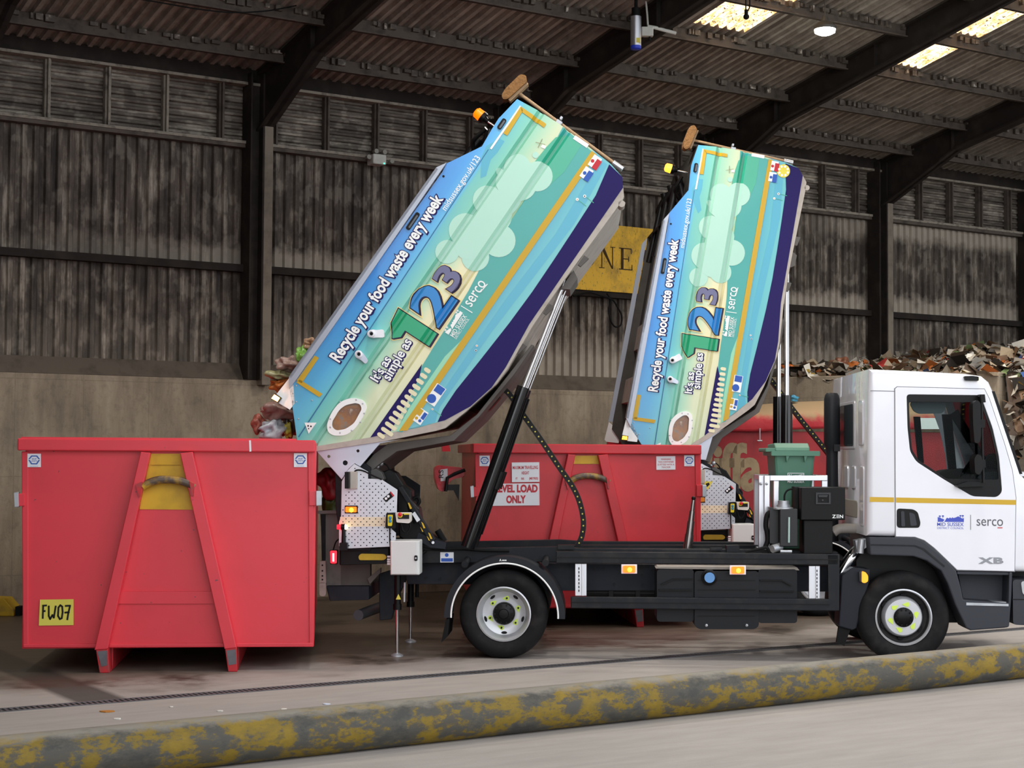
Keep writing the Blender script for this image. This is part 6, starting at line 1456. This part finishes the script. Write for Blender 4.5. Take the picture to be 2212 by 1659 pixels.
# high bay lamp
LP = hit(1782, 64, Vector((0, 19.2, 0)), Vector((0, 1, 0)))
t = thing('high_bay_lamp', 'round lit white high bay lamp hanging under the roof between two rooflights', 'lamp', loc=LP)
mb = M(); mb.lathez((0, 0, 0), [(.13, .0), (.135, .03), (.10, .07), (.05, .10), (.03, .16)], 28); mb.tube([(0, 0, .15), (0, 0, .40)], .008); mb.obj('lamp_housing', mat('lamp_grey', '#4a4945', .5), t, smooth=40)
mb = M(); mb.lathez((0, 0, 0), [(.125, .001), (.12, -.035), (.07, -.06), (.01, -.066)], 28); mb.obj('lamp_face', mat('lamp_lit', '#ffffff', .4, emit=30, ecol='#f6fff2'), t, smooth=60, label='glowing white lens')
# silver cylinder on the rafter with a blue end
A = hit(1372, 36, Vector((0, 18.5, 0)), Vector((0, 1, 0))); B = hit(1373.5, 103, Vector((0, 18.5, 0)), Vector((0, 1, 0)))
t = thing('hanging_cylinder', 'silver tube with a blue lower end hanging under the roof', 'air cleaner', loc=B)
L_ = (A - B).length
mb = M(); mb.lathez((0, 0, 0), [(.062, .015), (.062, L_)], 28); mb.obj('casing', ALU, t, smooth=40)
mb = M(); mb.lathez((0, 0, 0), [(.05, L_), (.05, L_ + .10)], 20); mb.tube([(0, 0, L_ + .1), (0, 0, L_ + .45)], .02); mb.obj('upper_collar', BLACK, t, smooth=40)
mb = M(); mb.lathez((0, 0, 0), [(.063, .02), (.063, -.012), (.05, -.022)], 28); mb.obj('blue_end', mat('end_blue', '#2440c8', .4), t, smooth=40)
mb = M(); mb.prism([(.0, .045), (.045, .045), (.045, .1), (.0, .1)], -.066, -.03); mb.obj('casing_label', LABELY, t)
D0 = hit(1398, 69, Vector((0, 18.7, 0)), Vector((0, 1, 0)))
t = thing('junction_box', 'white cable box with conduit beside the hanging silver tube', 'box', loc=D0)
WF = mat('fitting_white', '#c9c9c2')
mb = M(); mb.box(-.07, .07, -.04, .04, -.055, .055); mb.obj('box_case', WF, t, bev=.01)
mb = M(); mb.tube([(.01, 0, .05), (.0, 0, .2), (-.015, 0, .36)], .012); mb.tube([(-.0, -.02, .06), (.1, .0, .05), (.19, .02, .03), (.34, .05, .0)], .022); mb.obj('conduit', WF, t, smooth=60)
mb = M(); mb.tube([(.03, 0, -.05), (.03, 0, -.10)], .012); mb.obj('cable_end', BLACK, t)
# bulb holder hanging in front of the nearest rooflight
E0 = hit(1612, 36, Vector((0, 18.4, 0)), Vector((0, 1, 0)))
t = thing('hanging_fitting', 'small black lamp holder on a cable hanging in front of the nearest rooflight', 'fitting', loc=E0)
mb = M(); mb.ball((0, 0, 0), .035); mb.cyl((0, 0, .02), (0, 0, .08), .022); mb.obj('holder', BLACK, t)
mb = M(); mb.tube(smooth_path([(0, 0, .06), (.035, 0, .10), (.04, .0, .2), (.01, 0, .30), (0.0, 0, .6)]), .008); mb.tube([(-.005, 0, .06), (0, 0, .6)], .008); mb.obj('cable', BLACK, t)
# wire slung along the roof, top left
mb = M(); q = [hit(*p, BF.o - BF.ey * 1.9, BF.ey) for p in ((300, -2), (360, 8), (430, 20), (500, 27), (560, 25), (600, 20), (640, 12))]; mb.tube(smooth_path(q), .008)
tag(mb.obj('roof_wire', BLACK), 'thin black wire slung under the roof above the left column', 'wire')

# ============================================================ FLOOR AND HEAP
a, b = ground(-220, 1735), ground(2420, 1452)
a, b = Vector((-4.6, 0, 0)), None
g0, g1 = ground(0, 1712), ground(2212, 1468); d = (g1 - g0).normalized(); nrm = Vector((-d.y, d.x, 0)); R = .142
g0 = g0 + nrm * R * .55 - d * 3; g1 = g1 + nrm * R * .55 + d * 4
m_, nt_, b_n = nodes('flaking_yellow_pipe')
n_ = noise(nt_, 4.5, 9, None, .7, (.6, 1, 1)); n2_ = noise(nt_, 12, 7, None, .68, (.5, 1, 1)); n3_ = noise(nt_, 1.1, 4)
r_ = ramp(nt_, n_, [(.40, srgb('#3a3936')), (.475, srgb('#4d4a41')), (.505, srgb('#6f5b14')), (.62, srgb('#80680f')), (.68, srgb('#5d5128'))])
r2_ = ramp(nt_, n2_, [(.50, (0, 0, 0, 1)), (.58, (.95, .95, .95, 1))])
tc_ = N(nt_, 'ShaderNodeTexCoord'); sp_ = N(nt_, 'ShaderNodeSeparateXYZ'); nt_.links.new(tc_.outputs['Object'], sp_.inputs[0])
c_ = mixc(nt_, r2_.outputs[0], r_.outputs[0], srgb('#45423c'))
du_ = N(nt_, 'ShaderNodeMath', operation='MULTIPLY_ADD'); nt_.links.new(n2_, du_.inputs[0]); du_.inputs[1].default_value = .10; nt_.links.new(sp_.outputs['Z'], du_.inputs[2])
d_ = ramp(nt_, N_map(nt_, du_.outputs[0], .29, .33), [(0, (0, 0, 0, 1)), (1, (.75, .75, .75, 1))])
c_ = mixc(nt_, d_.outputs[0], c_, srgb('#8d867c'))
nt_.links.new(c_, b_n.inputs['Base Color']); b_n.inputs['Roughness'].default_value = .7; bumpn(nt_, b_n, n2_, .4, .01)
L_ = (g1 - g0).length
t = bpy.data.objects.new('x', None)
mb = M(); mb.tube([(L_ * k / 40, 0, R) for k in range(41)], R, 36)
o = mb.obj('barrier_pipe', m_, smooth=60); o.matrix_world = Matrix.Translation(g0) @ Matrix.Rotation(math.atan2(d.y, d.x), 4, 'Z')
bpy.data.objects.remove(t)
tag(o, 'long steel pipe lying across the foreground with flaking yellow and grey paint', 'barrier')
# dusty film on top of the pipe is part of its paint; yellow kerb block at the far left
q = [ground(-60, 1331), ground(44, 1329)]
t = thing('kerb_block', 'worn yellow painted block on the floor behind the nearest red skip', 'block', loc=q[0])
mb = M(); Lk = (q[1] - q[0]).length; zk = .19; mb.prism([(0, 0), (Lk - .05, 0), (Lk - .05, .07), (Lk - .10, .12), (Lk - .16, zk), (0, zk + .01)], 0, .3); mb.obj('block', mat('block_yellow', '#b4911a', .7, dirt=.7, dcol='#5f5236', dscale=7), t, bev=.01)
mb = M(); mb.box(Lk - .05, Lk - .0, .05, .2, 0.0, .10); mb.obj('block_foot', BLACK, t)
# bay wall that holds the heap
P0, P1_ = hit(1648, 816, Vector((0, 23.3, 0)), Vector((0, 1, 0))), hit(2158, 802, Vector((0, 21.3, 0)), Vector((0, 1, 0)))
zb = (P0.z + P1_.z) / 2; dv = Vector((P1_.x - P0.x, P1_.y - P0.y, 0)); Lw = dv.length; dv.normalize()
mb = M(); mb.box(-2.0, Lw, 0, .28, 0, zb)
o = mb.obj('wall_bay', CONC, bev=.02); o.location = (P0.x, P0.y, 0); o.rotation_euler = (0, 0, math.atan2(dv.y, dv.x)); o['kind'] = 'structure'
HC = ['#cfc6b8', '#a8957d', '#7d5f45', '#4c3b2e', '#b5622a', '#98938b', '#332d28', '#dcd6ca', '#9c2f2c', '#3f5f9c', '#c7a63c', '#6f8050']
hm = [mat('waste_' + c.strip('#'), c, .6) for c in HC]; WT = [17, 16, 13, 13, 4, 9, 12, 9, 3, 1.5, 2, 3]
rr = random.Random(11)
from mathutils import noise as mn
pnorm = Vector((-dv.y, dv.x, 0))
def hz(x, y):
    q = Vector((x - P0.x, y - P0.y, 0)); al = q.dot(dv); bk = q.dot(pnorm); nz = mn.noise(Vector((x * 1.3, y * 1.3, 3))) * .22 + mn.noise(Vector((x * 4, y * 4, 1))) * .08
    if al < Lw + .05: return (zb - .05 + min(.55, max(0, bk) * .12) + nz * (.5 if bk < .6 else 1)) if bk > .02 else None
    return max(.02, zb + .02 - max(0, (.6 - bk)) * 1.05 + nz + .22 * min(1.5, al - Lw))
mb = M(); G = {}; st = .16
wallmax = lambda x, y: (Vector((x, y, 0)) - BF.o).dot(BF.ey) < -.02
xs = [2.2 + i * st for i in range(56)]; ys = [20.75 + j * st for j in range(44)]
for i, x in enumerate(xs):
    for j, y in enumerate(ys):
        if not wallmax(x, y): continue
        z = hz(x, y)
        if z is not None: G[(i, j)] = mb.bm.verts.new((x, y, z))
for (i, j), v in list(G.items()):
    c4 = [G.get((i, j)), G.get((i + 1, j)), G.get((i + 1, j + 1)), G.get((i, j + 1))]
    if None not in c4: mb.face(c4, rr.choice((2, 3, 3, 6)))
cells = [k for k in G]
for n in range(6500):
    k = rr.choice(cells); v = G[k].co; s = rr.choice((.03, .04, .05, .06, .08, .10, .14)); w = s * rr.uniform(.4, 1.1)
    e = Euler((rr.uniform(-.9, .9), rr.uniform(-.9, .9), rr.uniform(0, 6.3))).to_matrix(); c = v + Vector((rr.uniform(-st, st) * .6, rr.uniform(-st, st) * .6, rr.uniform(-.02, .09)))
    mi = rr.choices(range(len(HC)), WT)[0]; bend = rr.uniform(-.5, .5) * s
    pts = [c + e @ Vector((a * s + rr.uniform(-.2, .2) * s, b_ * w, (1 - a * a) * bend + rr.uniform(-.15, .15) * s)) for a in (-1, 0, 1) for b_ in (-1, 1)]
    vs = [mb.bm.verts.new(p) for p in pts]; mb.face([vs[0], vs[2], vs[3], vs[1]], mi); mb.face([vs[2], vs[4], vs[5], vs[3]], mi)
o = mb.obj('waste_heap', hm, normals=False)
tag(o, 'loose heap of mixed rubbish piled up behind the bay wall and cab at the right', 'rubbish heap', kind='stuff')
FW = Frame((0, 0, 0), 0)
for c, d, rx, rz, ry, col, col2, sd_, lab in (
    ((1710, 861), 21.0, .07, .045, .07, '#3f8fb0', '#2a5f78', 21, 'crumpled blue bag lying on the dusty sheeted container'),
    ((1852, 791), 24.0, .17, .075, .12, '#b8682c', '#7a3f18', 22, 'long orange brown sack on top of the heap left of the right column'),
    ((1815, 787), 24.0, .14, .10, .14, '#8a5a44', '#4c2c24', 23, 'dull red brown sack beside the long orange sack on the heap'),
    ((2130, 789), 23.2, .09, .05, .09, '#cfae30', '#8a6f18', 24, 'small yellow bag on the heap above the white cab roof'),
    ((1701, 806), 23.55, .13, .10, .13, '#c8641f', '#7a3a14', 25, 'bright orange bag on the bay wall behind the upright rams')):
    o = crumple('waste_bag', lab, FW, c, d, rx, rz, ry, col, sd_, col2, group='loose bags on the heap')
# scraps on the yard
for (px_, py_), nm, col, lab, s in (((231, 1538), 'fallen_leaf', '#b5762e', 'dry orange leaf on the concrete between the drain and the pipe', .03), ((253, 1554), 'litter_scrap', '#e8e4dc', None, .016), ((614, 1533), 'litter_scrap', '#e8e4dc', None, .014), ((704, 1522), 'litter_scrap', '#cfd6e4', None, .018), ((475, 1537), 'litter_scrap', '#d8d4cc', None, .012), ((370, 1528), 'litter_scrap', '#d8d4cc', None, .010)):
    g = ground(px_, py_); mb = M(); rr2 = random.Random(px_)
    mb.prismz([(s * 1.6 * math.cos(k) * rr2.uniform(.7, 1.2), s * math.sin(k) * rr2.uniform(.7, 1.2)) for k in [i * math.pi / 4 for i in range(8)]], 0.001, .008)
    o = mb.obj(nm, mat('scrap_' + col.strip('#'), col, .7)); o.location = g
    tag(o, lab or 'tiny pale scrap of litter on the concrete in front of the drain', 'litter', None if lab else 'pale scraps in front of the drain')
# added spots without fittings brighten the interior; the last serves the high bay lamp
for k, (t_x, s_) in enumerate(((-2.0, 4.5), (1.5, 7.5), (5.0, 4.6), (5.0, 9.5), (9.0, 8.5), (12.2, 5.5), (13.0, 10), (9.03, 4.6))):
    ld = bpy.data.lights.new('added_spot', 'SPOT'); ld.energy = SPOT_W; ld.spot_size = math.radians(140); ld.spot_blend = .6; ld.shadow_soft_size = .25; ld.color = (1.0, .96, .88)
    lo = bpy.data.objects.new('added_spot', ld); C.objects.link(lo); lo.location = BF.m @ Vector((t_x, -s_, zroof(s_) - .65))
